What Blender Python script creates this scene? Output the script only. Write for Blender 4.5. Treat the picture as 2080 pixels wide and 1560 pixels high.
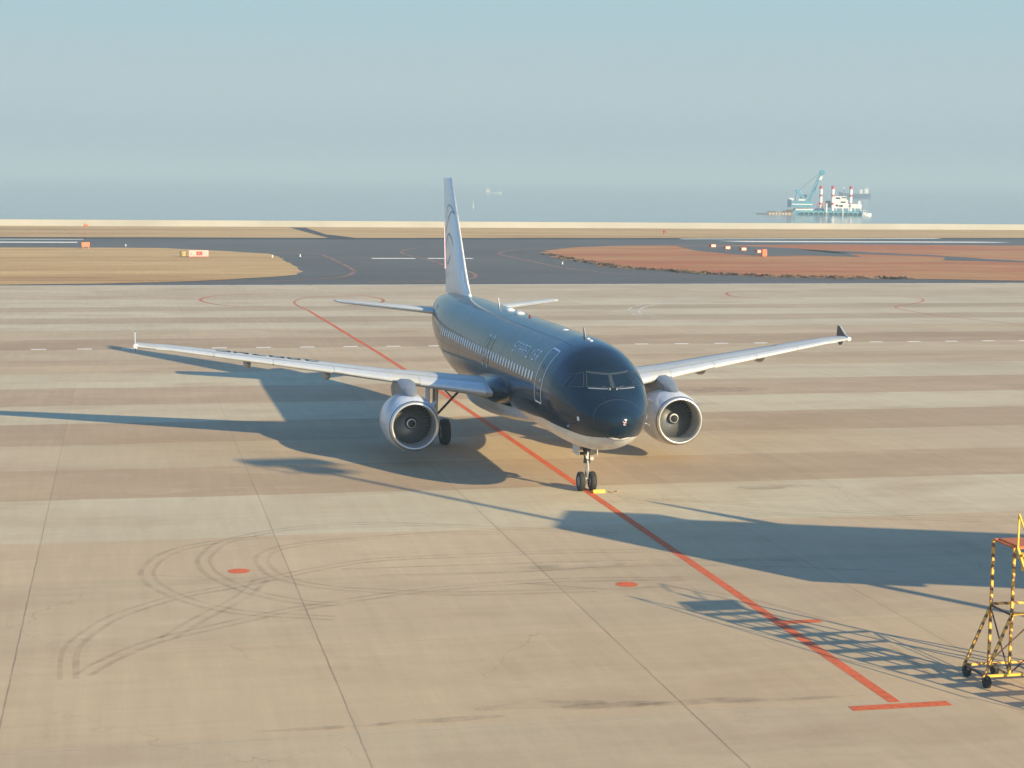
import bpy, bmesh, math, random
import numpy as np
from mathutils import Vector, Matrix
R = math.radians
random.seed(7)
sc = bpy.context.scene
for o in list(bpy.data.objects): bpy.data.objects.remove(o)

# ------------------------------------------------------------------ camera
CAM = (-17.4317, -65.5496, 12.0767); YAW, PIT, ROLL = 0.216627, 0.116447, 0.010526
cam = bpy.data.objects.new('camera', bpy.data.cameras.new('camera'))
sc.collection.objects.link(cam); sc.camera = cam
cam.data.sensor_width = 36; cam.data.lens = 3589.986 / 2080 * 36
cam.data.clip_start = 1; cam.data.clip_end = 60000
fw = Vector((math.sin(YAW)*math.cos(PIT), math.cos(YAW)*math.cos(PIT), -math.sin(PIT)))
rt = Vector((math.cos(YAW), -math.sin(YAW), 0)); up = rt.cross(fw)
r2 = rt*math.cos(ROLL) + up*math.sin(ROLL); u2 = -rt*math.sin(ROLL) + up*math.cos(ROLL)
cam.matrix_world = Matrix(((r2.x, u2.x, -fw.x, CAM[0]), (r2.y, u2.y, -fw.y, CAM[1]), (r2.z, u2.z, -fw.z, CAM[2]), (0, 0, 0, 1)))

# ------------------------------------------------------------------ sky, sun, exposure
SUN = Vector((1.545, -2.50, 1.0)).normalized()
EL = math.asin(SUN.z); AZ = math.atan2(SUN.x, SUN.y)
world = bpy.data.worlds.new('World'); sc.world = world; world.use_nodes = True
nt = world.node_tree; nt.nodes.clear()
sky = nt.nodes.new('ShaderNodeTexSky'); sky.sky_type = 'NISHITA'; sky.sun_disc = False
sky.sun_elevation = EL; sky.sun_rotation = AZ
sky.altitude = 10; sky.air_density = 1.0; sky.dust_density = 0.6; sky.ozone_density = 2.2
bg = nt.nodes.new('ShaderNodeBackground'); bg.inputs['Strength'].default_value = 0.105
wo = nt.nodes.new('ShaderNodeOutputWorld')
# pale, slightly greying band of sky above the sea, blending into the clear blue overhead
tc = nt.nodes.new('ShaderNodeTexCoord'); sx = nt.nodes.new('ShaderNodeSeparateXYZ'); nt.links.new(tc.outputs['Generated'], sx.inputs[0])
def wramp(stops):
    r = nt.nodes.new('ShaderNodeValToRGB'); r.color_ramp.interpolation = 'EASE'
    while len(r.color_ramp.elements) < len(stops): r.color_ramp.elements.new(.5)
    for e, (p, c) in zip(r.color_ramp.elements, stops): e.position = p; e.color = (*c, 1) if isinstance(c, tuple) else (c, c, c, 1)
    nt.links.new(sx.outputs['Z'], r.inputs[0]); return r.outputs[0]
def wmix(f, a, b, typ='MIX'):
    n = nt.nodes.new('ShaderNodeMix'); n.data_type = 'RGBA'; n.blend_type = typ; n.clamp_result = False
    for k, x in ((0, f), (6, a), (7, b)):
        if isinstance(x, (int, float)): n.inputs[k].default_value = x
        elif isinstance(x, tuple): n.inputs[k].default_value = (*x, 1)
        else: nt.links.new(x, n.inputs[k])
    return n.outputs[2]
band = wramp([(0, (.372, .495, .550)), (.012, (.385, .510, .560)), (.05, (.462, .584, .624)), (.095, (.420, .592, .650)), (.20, (.19, .43, .66)), (.5, (.07, .25, .55))])
band = wmix(1.0, band, (4.76, 4.76, 4.76), 'MULTIPLY')
upper = wmix(1.0, sky.outputs[0], (.76, 1.07, 1.28), 'MULTIPLY')
skyc = wmix(wramp([(0, 1.0), (.12, 1.0), (.5, 0.0)]), upper, band)
nt.links.new(skyc, bg.inputs[0]); nt.links.new(bg.outputs[0], wo.inputs[0])
sun = bpy.data.objects.new('sun', bpy.data.lights.new('sun', 'SUN')); sc.collection.objects.link(sun)
sun.data.energy = 4.4; sun.data.angle = R(0.5); sun.data.color = (1.0, 0.82, 0.50)
sun.rotation_euler = SUN.to_track_quat('Z', 'Y').to_euler(); sun.location = (60, -100, 60)
sc.view_settings.view_transform = 'Standard'; sc.view_settings.look = 'None'
sc.view_settings.exposure = 1.0; sc.view_settings.gamma = 1.0

# ------------------------------------------------------------------ helpers
def tag(o, label=None, cat=None, group=None, kind=None):
    if label: o['label'] = label
    if cat: o['category'] = cat
    if group: o['group'] = group
    if kind: o['kind'] = kind
    return o

def empty(name, loc=(0, 0, 0), rz=0, **k):
    o = bpy.data.objects.new(name, None); sc.collection.objects.link(o)
    o.location = loc; o.rotation_euler = (0, 0, rz); o.empty_display_size = .2
    return tag(o, **k)

class MB:
    """collects geometry, build() links it as one mesh object"""
    def __init__(s): s.v = []; s.f = []
    def add(s, v, f):
        n = len(s.v); s.v += [tuple(float(c) for c in p) for p in v]; s.f += [tuple(i+n for i in q) for q in f]; return s
    def box(s, x0, x1, y0, y1, z0, z1):
        return s.add([(x0,y0,z0),(x1,y0,z0),(x1,y1,z0),(x0,y1,z0),(x0,y0,z1),(x1,y0,z1),(x1,y1,z1),(x0,y1,z1)],
                     [(0,3,2,1),(4,5,6,7),(0,1,5,4),(1,2,6,5),(2,3,7,6),(3,0,4,7)])
    def tube(s, pts, r, n=10, cap=True, r2=None, square=False):
        pts = [Vector(p) for p in pts]; k = len(pts); rings = []; off = math.pi/4 if square else 0
        if square: n = 4
        ref = Vector((0, 0, 1))
        for i, p in enumerate(pts):
            t = (pts[min(i+1, k-1)] - pts[max(i-1, 0)]).normalized()
            a = t.cross(ref)
            if a.length < 1e-3: a = t.cross(Vector((1, 0, 0)))
            a.normalize(); b = t.cross(a)
            rr = r if r2 is None else r + (r2-r)*i/(k-1)
            rings.append([p + a*rr*math.cos(off+2*math.pi*j/n) + b*rr*math.sin(off+2*math.pi*j/n) for j in range(n)])
        return s.loft(rings, cap)
    def loft(s, rings, cap=True, closed=True):
        n = len(rings[0]); v = [p for r in rings for p in r]; f = []
        for i in range(len(rings)-1):
            for j in range(n if closed else n-1):
                f.append((i*n+j, i*n+(j+1) % n, (i+1)*n+(j+1) % n, (i+1)*n+j))
        if cap: f.append(tuple(range(n-1, -1, -1))); f.append(tuple((len(rings)-1)*n+j for j in range(n)))
        return s.add(v, f)
    def lathe(s, prof, origin, axis='y', n=48, cap=False):
        """prof: (position along axis, radius)"""
        ox, oy, oz = origin; rings = []
        for a, r in prof:
            ring = []
            for j in range(n):
                c, q = r*math.cos(2*math.pi*j/n), r*math.sin(2*math.pi*j/n)
                ring.append({'y': (ox+c, oy+a, oz+q), 'x': (ox+a, oy+c, oz+q), 'z': (ox+c, oy+q, oz+a)}[axis])
            rings.append(ring)
        return s.loft(rings, cap)
    def prism(s, poly, y0, y1, plane='xz'):
        n = len(poly)
        m = (lambda a, b, c: (a, c, b)) if plane == 'xz' else (lambda a, b, c: (c, a, b)) if plane == 'yz' else (lambda a, b, c: (a, b, c))
        return s.loft([[m(a, b, y0) for a, b in poly], [m(a, b, y1) for a, b in poly]])
    def build(s, name, mat, parent=None, smooth=None, bevel=0, kind=None):
        me = bpy.data.meshes.new(name); me.from_pydata(s.v, [], s.f); me.update()
        bm = bmesh.new(); bm.from_mesh(me); bmesh.ops.recalc_face_normals(bm, faces=bm.faces)
        if bevel:
            bmesh.ops.bevel(bm, geom=[e for e in bm.edges if len(e.link_faces) == 2 and e.calc_face_angle(0) > .6], offset=bevel, segments=2, affect='EDGES')
        bm.to_mesh(me); bm.free()
        o = bpy.data.objects.new(name, me); sc.collection.objects.link(o); me.materials.append(mat)
        if smooth is not None:
            for p in me.polygons: p.use_smooth = True
            me.set_sharp_from_angle(angle=R(smooth))
        if parent: o.parent = parent
        if kind: o['kind'] = kind
        return o

def sheet(name, poly, z, mat, parent=None, kind=None):
    m = MB(); m.add([(x, y, z) for x, y in poly], [tuple(range(len(poly)))])
    o = m.build(name, mat, parent, kind=kind)
    if o.data.polygons[0].normal.z < 0: o.data.flip_normals()
    return o

def smoothline(P, k=8):
    P = [np.array(p, float) for p in P]; out = []
    for i in range(len(P)-1):
        a, b, c, d = P[max(i-1, 0)], P[i], P[i+1], P[min(i+2, len(P)-1)]
        for j in range(k):
            t = j/k; out.append(.5*((2*b)+(-a+c)*t+(2*a-5*b+4*c-d)*t*t+(-a+3*b-3*c+d)*t**3))
    out.append(P[-1]); return out

def ribbon(m, P, w, z, w1=None):
    n = len(P); v = []
    for i, p in enumerate(P):
        a, b = P[max(i-1, 0)], P[min(i+1, n-1)]; t = b-a; t = t/(np.linalg.norm(t)+1e-9); q = np.array([-t[1], t[0]])*w/2
        v += [(p[0]+q[0], p[1]+q[1], z), (p[0]-q[0], p[1]-q[1], z)]
    m.add(v, [(2*i, 2*i+1, 2*i+3, 2*i+2) for i in range(n-1)])

# ------------------------------------------------------------------ materials
class N:
    def __init__(s, name):
        s.m = bpy.data.materials.new(name); s.m.use_nodes = True; s.t = s.m.node_tree; s.b = s.t.nodes['Principled BSDF']
    def n(s, typ, **k):
        o = s.t.nodes.new(typ)
        for a, b in k.items(): setattr(o, a, b)
        return o
    def l(s, a, b): s.t.links.new(a, b)
    def coord(s, scale=(1, 1, 1), rot=(0, 0, 0)):
        c = s.n('ShaderNodeTexCoord'); m = s.n('ShaderNodeMapping'); m.inputs['Scale'].default_value = scale; m.inputs['Rotation'].default_value = rot
        s.l(c.outputs['Object'], m.inputs[0]); return m.outputs[0]
    def noise(s, vec, scale, detail=4, rough=.55, out='Fac'):
        o = s.n('ShaderNodeTexNoise'); o.inputs['Scale'].default_value = scale; o.inputs['Detail'].default_value = detail; o.inputs['Roughness'].default_value = rough
        s.l(vec, o.inputs['Vector']); return o.outputs[out]
    def ramp(s, fac, stops, interp='LINEAR'):
        o = s.n('ShaderNodeValToRGB'); cr = o.color_ramp; cr.interpolation = interp
        while len(cr.elements) < len(stops): cr.elements.new(.5)
        for e, (p, c) in zip(cr.elements, stops):
            e.position = p; e.color = (c, c, c, 1) if isinstance(c, (int, float)) else (*c, 1)
        s.l(fac, o.inputs[0]); return o.outputs[0]
    def math(s, op, a, b=None, c=None, clamp=False):
        o = s.n('ShaderNodeMath', operation=op); o.use_clamp = clamp
        for i, x in enumerate((a, b, c)):
            if x is None: continue
            if isinstance(x, (int, float)): o.inputs[i].default_value = x
            else: s.l(x, o.inputs[i])
        return o.outputs[0]
    def mix(s, fac, a, b, typ='MIX'):
        o = s.n('ShaderNodeMix', data_type='RGBA', blend_type=typ)
        for k, x in ((0, fac), (6, a), (7, b)):
            if isinstance(x, (int, float)): o.inputs[k].default_value = x
            elif isinstance(x, tuple): o.inputs[k].default_value = (*x, 1)
            else: s.l(x, o.inputs[k])
        return o.outputs[2]
    def bump(s, h, strength, dist=.01):
        o = s.n('ShaderNodeBump'); o.inputs['Strength'].default_value = strength; o.inputs['Distance'].default_value = dist
        s.l(h, o.inputs['Height']); s.l(o.outputs[0], s.b.inputs['Normal'])

def mat(name, col, rough=.5, metal=0, coat=0, var=.12, scale=3.0, bump=0, spec=.5, dirt=None):
    """painted or bare surface with a little uneven tone and gloss"""
    m = N(name); b = m.b
    v = m.coord(); f = m.noise(v, scale)
    lo = tuple(c*(1-var) for c in col); hi = tuple(min(1, c*(1+var)) for c in col)
    c = m.ramp(f, [(.3, lo), (.7, hi)])
    if dirt:
        c = m.mix(m.math('MULTIPLY', m.ramp(m.noise(m.coord((1, .25, 1)), scale*1.7, 6), [(.5, 0), (.75, 1)]), .6), c, dirt)
    m.l(c, b.inputs['Base Color'])
    m.l(m.math('MULTIPLY_ADD', f, .15, rough-.07, clamp=True), b.inputs['Roughness'])
    b.inputs['Metallic'].default_value = metal; b.inputs['Specular IOR Level'].default_value = spec
    b.inputs['Coat Weight'].default_value = coat; b.inputs['Coat Roughness'].default_value = .04
    if bump: m.bump(m.noise(v, scale*6), bump)
    return m.m

M = {}
M['black'] = mat('black_gloss_paint', (.007, .018, .035), .15, coat=.10, var=.2, scale=.7, spec=.33)
M['white'] = mat('white_gloss_paint', (.74, .74, .73), .35, coat=.3, var=.05, dirt=(.5, .46, .42))
M['fin_white'] = mat('white_fin_paint', (.82, .87, .85), .35, coat=.3, var=.04, scale=.8)
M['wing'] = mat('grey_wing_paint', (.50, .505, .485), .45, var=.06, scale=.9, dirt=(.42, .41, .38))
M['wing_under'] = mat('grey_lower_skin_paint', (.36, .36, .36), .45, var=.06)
M['slat'] = mat('bare_slat_metal', (.68, .69, .68), .34, metal=.35, var=.05)
M['lip'] = mat('polished_inlet_metal', (.66, .66, .64), .34, metal=.8, var=.04)
M['nacelle'] = mat('nacelle_paint', (.66, .67, .68), .32, coat=.3, var=.05, dirt=(.46, .43, .40))
M['duct'] = mat('inlet_duct_lining', (.32, .32, .31), .5, var=.15)
M['blade'] = mat('titanium_blade', (.22, .225, .23), .35, metal=.5, var=.1)
M['dark'] = mat('dark_metal', (.05, .05, .052), .5, metal=.4)
M['steel'] = mat('light_gear_metal', (.55, .55, .54), .35, metal=.3)
M['chrome'] = mat('chrome_oleo', (.85, .85, .85), .12, metal=1, var=.03)
M['rubber'] = mat('tyre_rubber', (.022, .022, .023), .75, var=.3, bump=.3)
M['rim'] = mat('wheel_rim_metal', (.35, .36, .36), .45, metal=.4)
M['glass'] = mat('cockpit_glass', (.006, .016, .030), .08, var=.1, spec=.5)
M['pane'] = mat('cabin_window_shade', (.86, .88, .88), .3, var=.05, scale=1.3)
M['line'] = mat('pale_outline_paint', (.88, .92, .95), .4)
M['line_dim'] = mat('dim_outline_paint', (.06, .075, .09), .4)
M['letters'] = mat('blue_grey_lettering', (.80, .88, .92), .4)
M['regblack'] = mat('black_lettering', (.02, .02, .022), .5)
M['red_light'] = mat('red_beacon_glass', (.22, .01, .01), .3)
M['logo'] = mat('dark_logo_strokes', (.24, .32, .37), .4)
M['pink'] = mat('white_red_mark', (.8, .5, .55), .4)
M['yellow'] = mat('yellow_paint', (.80, .50, .06), .5, var=.1, dirt=(.5, .3, .06))
M['concrete'] = mat('seawall_concrete', (.37, .36, .33), .9, var=.12, scale=.05)
M['orange'] = mat('orange_paint', (.75, .16, .06), .6)
M['whitepaint'] = mat('white_plain_paint', (.8, .8, .78), .6)
M['redpaint'] = mat('red_paint', (.45, .03, .04), .6)
M['teal'] = mat('teal_crane_paint', (.05, .30, .42), .5, var=.25, scale=.4)
M['navy'] = mat('navy_hull_paint', (.035, .075, .16), .5)
M['tan'] = mat('tan_panel_paint', (.38, .30, .12), .7)
M['wood'] = mat('weathered_timber', (.32, .22, .14), .8)
M['rust'] = mat('dark_rusty_steel', (.10, .06, .05), .8, var=.3)
M['pylon'] = mat('pylon_grey_paint', (.20, .225, .26), .4, metal=.2)
M['joint'] = mat('skin_joint_sealant', (.05, .065, .08), .5)
M['lens'] = mat('pinkish_white_lens', (.85, .55, .48), .4)
M['platform'] = mat('orange_brown_deck_paint', (.50, .14, .04), .6)
M['bridge'] = mat('boarding_bridge_panel', (.6, .6, .58), .5)

def striped(name, a, b, period):
    m = N(name); c = m.n('ShaderNodeTexCoord'); s = m.n('ShaderNodeSeparateXYZ'); m.l(c.outputs['Object'], s.inputs[0])
    t = m.math('ADD', m.math('ADD', s.outputs['X'], s.outputs['Y']), m.math('MULTIPLY', s.outputs['Z'], 1.0))
    f = m.math('FRACT', m.math('DIVIDE', t, period))
    k = m.math('GREATER_THAN', f, .40)
    n = m.noise(m.coord(), 9)
    m.l(m.mix(m.ramp(n, [(.42, .75), (.7, 1)]), (.25, .14, .06), m.mix(k, a, b)), m.b.inputs['Base Color']); m.b.inputs['Roughness'].default_value = .5
    return m.m
M['stripe'] = striped('yellow_black_stripes', (.17, .08, .045), (.88, .50, .08), .27)
M['stripe_white'] = striped('white_black_stripes', (.05, .04, .05), (.8, .72, .6), .27)

def asphalt():
    m = N('asphalt'); v = m.coord(); b = m.noise(v, .03, 6); s = m.noise(m.coord((.03, .25, 1)), 1.0, 5)
    c = m.ramp(m.math('ADD', m.math('MULTIPLY', b, .6), m.math('MULTIPLY', s, .4)), [(.35, (.088, .088, .088)), (.65, (.130, .129, .127))])
    m.l(c, m.b.inputs['Base Color']); m.b.inputs['Roughness'].default_value = .9; m.b.inputs['Specular IOR Level'].default_value = .2
    m.bump(m.noise(v, 30), .4, .02); return m.m
M['asphalt'] = asphalt()
M['asphalt_dark'] = mat('dark_fresh_asphalt', (.045, .045, .048), .9, var=.2, scale=.05, spec=.2)

def grass(name, cols, dark):
    m = N(name); v = m.coord((.22, 1, 1)); n1 = m.noise(v, .06, 8, .62); n2 = m.noise(v, .5, 6, .7)
    c = m.ramp(n1, [(.32, cols[0]), (.46, cols[1]), (.56, cols[2]), (.68, cols[3])])
    c = m.mix(m.ramp(n2, [(.42, 0), (.72, .7)]), c, dark)
    n3 = m.noise(m.coord((.5, 1.6, 1)), 2.2, 5, .8); c = m.mix(1.0, c, m.ramp(n3, [(.3, .78), (.5, 1), (.7, 1.16)]), 'MULTIPLY')
    mow = m.noise(m.coord((.01, .35, 1)), 1.0, 3); c = m.mix(1.0, c, m.ramp(mow, [(.35, .88), (.6, 1.06)]), 'MULTIPLY')
    m.l(c, m.b.inputs['Base Color']); m.b.inputs['Roughness'].default_value = .95; m.b.inputs['Specular IOR Level'].default_value = .1
    m.bump(m.noise(m.coord(), 3, 5), 1, .15); return m.m
M['grass_tan'] = grass('dry_tan_grass', [(.44, .25, .115), (.58, .365, .16), (.64, .43, .20), (.54, .32, .15)], (.38, .24, .12))
M['grass_red'] = grass('reddish_dry_grass', [(.41, .135, .06), (.50, .175, .08), (.53, .28, .12), (.42, .125, .06)], (.31, .14, .07))
M['grass_dark'] = mat('dark_scrub_edge', (.12, .085, .06), .95, var=.4, scale=.3, spec=.1)

def paint(name, col, wear=.5, scale=2.5, alpha_min=.35):
    """worn road paint: the concrete shows through where it has rubbed off"""
    m = N(name); t = m.n('ShaderNodeBsdfTransparent'); x = m.n('ShaderNodeMixShader'); o = m.t.nodes['Material Output']
    m.b.inputs['Roughness'].default_value = .75; m.b.inputs['Specular IOR Level'].default_value = .2
    c = m.ramp(m.noise(m.coord(), .6, 5), [(.3, tuple(k*.82 for k in col)), (.7, col)]); m.l(c, m.b.inputs['Base Color'])
    f = m.ramp(m.noise(m.coord(), scale, 7, .65), [(wear-.18, alpha_min), (wear, 1)])
    m.l(f, x.inputs[0]); m.l(t.outputs[0], x.inputs[1]); m.l(m.b.outputs[0], x.inputs[2]); m.l(x.outputs[0], o.inputs[0])
    return m.m
M['paint_orange'] = paint('orange_line_paint', (.70, .15, .058), .50, 5, .62)
M['paint_orange_far'] = paint('worn_orange_line_paint', (.60, .17, .08), .52, .8, .25)
M['paint_pale'] = paint('faded_pink_line_paint', (.34, .18, .14), .5, .4, .3)
M['paint_white'] = paint('white_line_paint', (.92, .88, .78), .38, 3, .92)
M['paint_grey'] = paint('faded_grey_line_paint', (.62, .58, .50), .48, .6, .5)
M['skid'] = paint('tyre_rubber_marks', (.24, .18, .125), .62, 1.1, 0)
for nn in M['skid'].node_tree.nodes:
    if nn.type == 'VALTORGB' and nn.color_ramp.elements[0].color[0] == 0: nn.color_ramp.elements[0].position = .30; nn.color_ramp.elements[1].position = .95; nn.color_ramp.elements[1].color = (.34, .34, .34, 1)
M['soot'] = paint('soot_stain', (.22, .165, .12), .62, .9, 0)
for nn in M['soot'].node_tree.nodes:
    if nn.type == 'VALTORGB' and nn.color_ramp.elements[0].color[0] == 0: nn.color_ramp.elements[0].position = .38; nn.color_ramp.elements[1].position = .9; nn.color_ramp.elements[1].color = (.5, .5, .5, 1)

def apron_mat():
    m = N('apron_concrete'); c = m.n('ShaderNodeTexCoord'); s = m.n('ShaderNodeSeparateXYZ'); m.l(c.outputs['Object'], s.inputs[0])
    X, Y = s.outputs['X'], s.outputs['Y']
    wob = m.math('MULTIPLY_ADD', m.noise(m.coord((.15, .5, 1)), 1.0, 3), .7, -.35)
    Yd = m.math('ADD', Y, wob)
    # the pour strips run across the apron: each strip has its own tone
    L, P_, D = (0.566, 0.476, 0.325), (0.513, 0.398, 0.262), (0.446, 0.320, 0.202)
    G_ = (0.564, 0.476, 0.342)
    bands = [(-90, P_), (-36, P_), (-28.4, (0.538, 0.403, 0.252)), (-20.9, (0.505, 0.386, 0.248)), (-13.5, (0.546, 0.409, 0.260)), (-7.2, L), (0.3, D), (7.2, P_), (14, (0.438, 0.316, 0.202)), (21, L), (28.5, (0.448, 0.325, 0.211)), (36, L), (44, (0.519, 0.386, 0.248)), (48, (0.457, 0.335, 0.217)),
             (51, P_), (58.3, (0.404, 0.284, 0.182)), (66, P_), (74, G_), (80, (0.438, 0.335, 0.227)), (86, G_), (93, (0.445, 0.347, 0.237)), (98, G_), (107, (0.499, 0.397, 0.280)), (118, (0.546, 0.443, 0.310))]
    y0, y1 = -90, 130
    ramp = m.ramp(m.math('DIVIDE', m.math('SUBTRACT', Yd, y0), y1-y0), [(max(0, (a-y0)/(y1-y0)), col) for a, col in bands], 'CONSTANT')
    # fade the strips in and out along their length
    blend = m.ramp(m.noise(m.coord((.07, .16, 1)), 1.0, 6, .65), [(.30, .25), (.48, .85), (.7, 1)])
    col = m.mix(blend, (0.521, 0.392, 0.252), ramp)
    # slab to slab tone
    slab = m.n('ShaderNodeCombineXYZ'); m.l(m.math('FLOOR', m.math('DIVIDE', m.math('ADD', X, 4.94), 7.65)), slab.inputs[0]); m.l(m.math('FLOOR', m.math('DIVIDE', m.math('ADD', Y, 28.4), 7.5)), slab.inputs[1])
    wn = m.n('ShaderNodeTexWhiteNoise'); m.l(slab.outputs[0], wn.inputs[0])
    col = m.mix(1.0, col, m.ramp(wn.outputs[0], [(0, .965), (1, 1.035)]), 'MULTIPLY')
    # broom streaks along and across, blotches, fine speckle
    st = m.noise(m.coord((.12, 2.2, 1)), 1.0, 7, .68); col = m.mix(1.0, col, m.ramp(st, [(.28, .94), (.5, 1), (.72, 1.035)]), 'MULTIPLY')
    st2 = m.noise(m.coord((2.2, .16, 1), (0, 0, R(8))), 1.0, 6, .7); col = m.mix(1.0, col, m.ramp(st2, [(.3, .93), (.55, 1), (.75, 1.07)]), 'MULTIPLY')
    bl = m.noise(m.coord((.5, 1, 1)), .22, 8, .6); col = m.mix(m.ramp(bl, [(.50, 0), (.70, .5)]), col, (0.381, 0.259, 0.166))
    bl2 = m.noise(m.coord((.4, 1, 1), (0, 0, .3)), .35, 8, .65); col = m.mix(m.ramp(bl2, [(.56, 0), (.74, .35)]), col, (0.665, 0.524, 0.359))
    sp = m.noise(m.coord(), 14, 3, .8); col = m.mix(1.0, col, m.ramp(sp, [(.3, .95), (.7, 1.04)]), 'MULTIPLY')
    # grain, pits and hairline cracks
    gr = m.noise(m.coord(), 45, 3, .85); col = m.mix(1.0, col, m.ramp(gr, [(.3, .93), (.7, 1.05)]), 'MULTIPLY')
    big = m.noise(m.coord((.35, .8, 1), (0, 0, -.2)), .12, 6, .55); col = m.mix(1.0, col, m.ramp(big, [(.35, (.93, .92, .91)), (.5, (1, 1, 1)), (.66, (1.04, 1.05, 1.05))]), 'MULTIPLY')
    vo = m.n('ShaderNodeTexVoronoi', feature='DISTANCE_TO_EDGE'); vo.inputs['Scale'].default_value = .16
    cv = m.n('ShaderNodeVectorMath', operation='ADD'); m.l(m.coord(), cv.inputs[0]); m.l(m.noise(m.coord(), .8, 5, .6, 'Color'), cv.inputs[1]); m.l(cv.outputs[0], vo.inputs['Vector'])
    ck = m.math('MULTIPLY', m.math('LESS_THAN', vo.outputs['Distance'], .0018), m.ramp(m.noise(m.coord(), .15, 2), [(.52, 0), (.6, .35)])); col = m.mix(ck, col, (.2, .16, .12))
    # joints
    jn = None
    wv = m.math('MULTIPLY_ADD', m.noise(m.coord(), 1.3, 3), .04, -.02); Xw = m.math('ADD', X, wv)
    for p in (-43.1, -35.5, -27.9, -20.24, -12.6, -4.94, 3.67, 10.05, 17.7, 25.3, 33, 41, 49):
        k = m.math('COMPARE', Xw, p, .021 if p in (-20.24, -12.6, -4.94) else .014); jn = k if jn is None else m.math('MAXIMUM', jn, k)
    yj = m.math('FRACT', m.math('DIVIDE', m.math('ADD', m.math('ADD', Y, wv), 28.4), 7.5))
    k = m.math('MULTIPLY', m.math('LESS_THAN', yj, .0035), .45); jn = m.math('MAXIMUM', jn, k)
    jn = m.math('MULTIPLY', jn, m.ramp(m.noise(m.coord(), .5, 4), [(.3, .3), (.6, .62)]))
    jn = m.math('MULTIPLY', jn, m.ramp(m.math('DIVIDE', m.math('ADD', Y, 30), 90), [(.12, 1), (.5, .45), (.8, .1)]))
    col = m.mix(jn, col, (.14, .11, .085))
    m.l(col, m.b.inputs['Base Color']); m.b.inputs['Roughness'].default_value = .85; m.b.inputs['Specular IOR Level'].default_value = .2
    m.bump(m.noise(m.coord(), 25, 4), .3, .01)
    return m.m
M['apron'] = apron_mat()

def sea_mat():
    m = N('sea_water'); m.b.inputs['Base Color'].default_value = (.035, .075, .095, 1); m.b.inputs['Roughness'].default_value = .12
    m.b.inputs['IOR'].default_value = 1.33
    n = m.noise(m.coord((1, .6, 1)), .5, 6, .6); n2 = m.noise(m.coord((.02, .2, 1)), .05, 4)
    m.bump(n, .05, .25); m.l(m.ramp(n2, [(.3, (.13, .19, .22)), (.7, (.17, .23, .25))]), m.b.inputs['Base Color'])
    return m.m
M['sea'] = sea_mat()

# ------------------------------------------------------------------ ground, runway, sea
apron = sheet('apron', [(-700, -300), (1200, -300), (1200, 130.3), (-700, 129.6)], 0, M['apron'], kind='structure')
taxiway = sheet('taxiway', [(-2500, 130.3), (3500, 129.6), (3500, 356), (-2500, 356)], -.02, M['asphalt'], kind='structure')
taxiway.data.vertices[0].co.y = 127; taxiway.data.vertices[1].co.y = 127
sea = sheet('sea', [(-15000, 352), (15000, 352), (15000, 19800), (-15000, 19800)], -4, M['sea'], kind='structure')
edge = sheet('apron_edge_line', [(-300, 129.6), (600, 129.9), (600, 130.8), (-300, 130.5)], .004, M['paint_grey'], apron)

GL = [(-900, 226), (-80, 227), (-40.6, 227.2), (-36.8, 229.7), (-29.2, 230.0), (-21.4, 230.3), (-11.3, 228.8), (-3.8, 219.6), (1.2, 212.6), (4.2, 207.5), (5.0, 194.5), (4.7, 175.8), (4.6, 164.3), (4.5, 157.3), (3.0, 150.6), (0.8, 146.5), (-3.5, 142.6), (-9.4, 137.9), (-14.4, 135.4), (-20.2, 133.5), (-25.3, 132.6), (-30.4, 131.9), (-80, 131.6), (-900, 131.6)]
GRr = [(48.3, 212.0), (55.0, 229.5), (63.5, 238.3), (70.3, 243.0), (78.7, 243.5), (84.9, 241.3), (94.0, 246.5), (110.8, 250.2), (125.2, 249.6), (150.9, 246.8), (300, 245), (1500, 245), (1500, 133), (98.4, 133.8), (91.7, 135.1), (81.0, 137.6), (69.0, 140.1), (61.6, 144.6), (55.1, 150.4), (53.7, 156.2), (49.1, 163.7), (47.1, 171.5), (48.0, 185.7), (46.6, 195.0)]
def rough_edge(poly, amp, step=3.0):
    out = []; rnd = random.Random(3)
    for i, p in enumerate(poly):
        q = poly[(i+1) % len(poly)]; d = math.dist(p, q); n = max(1, int(min(d, 400)/step)) if max(abs(p[0]), abs(q[0])) < 400 else 1
        for k in range(n):
            t = k/n; out.append((p[0]+(q[0]-p[0])*t+rnd.uniform(-amp, amp), p[1]+(q[1]-p[1])*t+rnd.uniform(-amp, amp)))
    return out
sheet('grass_verge', rough_edge(GL, .35), .02, M['grass_tan'], kind='structure')
sheet('grass_verge', rough_edge(GRr, .8), .02, M['grass_red'], kind='structure')
sheet('grass_strip', rough_edge([(-900, 276), (20, 278), (180, 291), (900, 300), (900, 352), (-900, 350)], .5), .02, M['grass_tan'], kind='structure')
sheet('service_road', [(20.0, 345), (23.6, 345), (23.1, 299.2), (27.4, 274.7), (21.5, 274.5), (20.7, 305.2)], .04, M['asphalt_dark'], kind='structure')
sheet('runway_shoulder', [(-900, 268), (20, 270), (180, 283), (900, 290), (900, 299.9), (180, 290.9), (20, 277.9), (-900, 275.9)], .0, M['asphalt_dark'], kind='structure')
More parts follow.
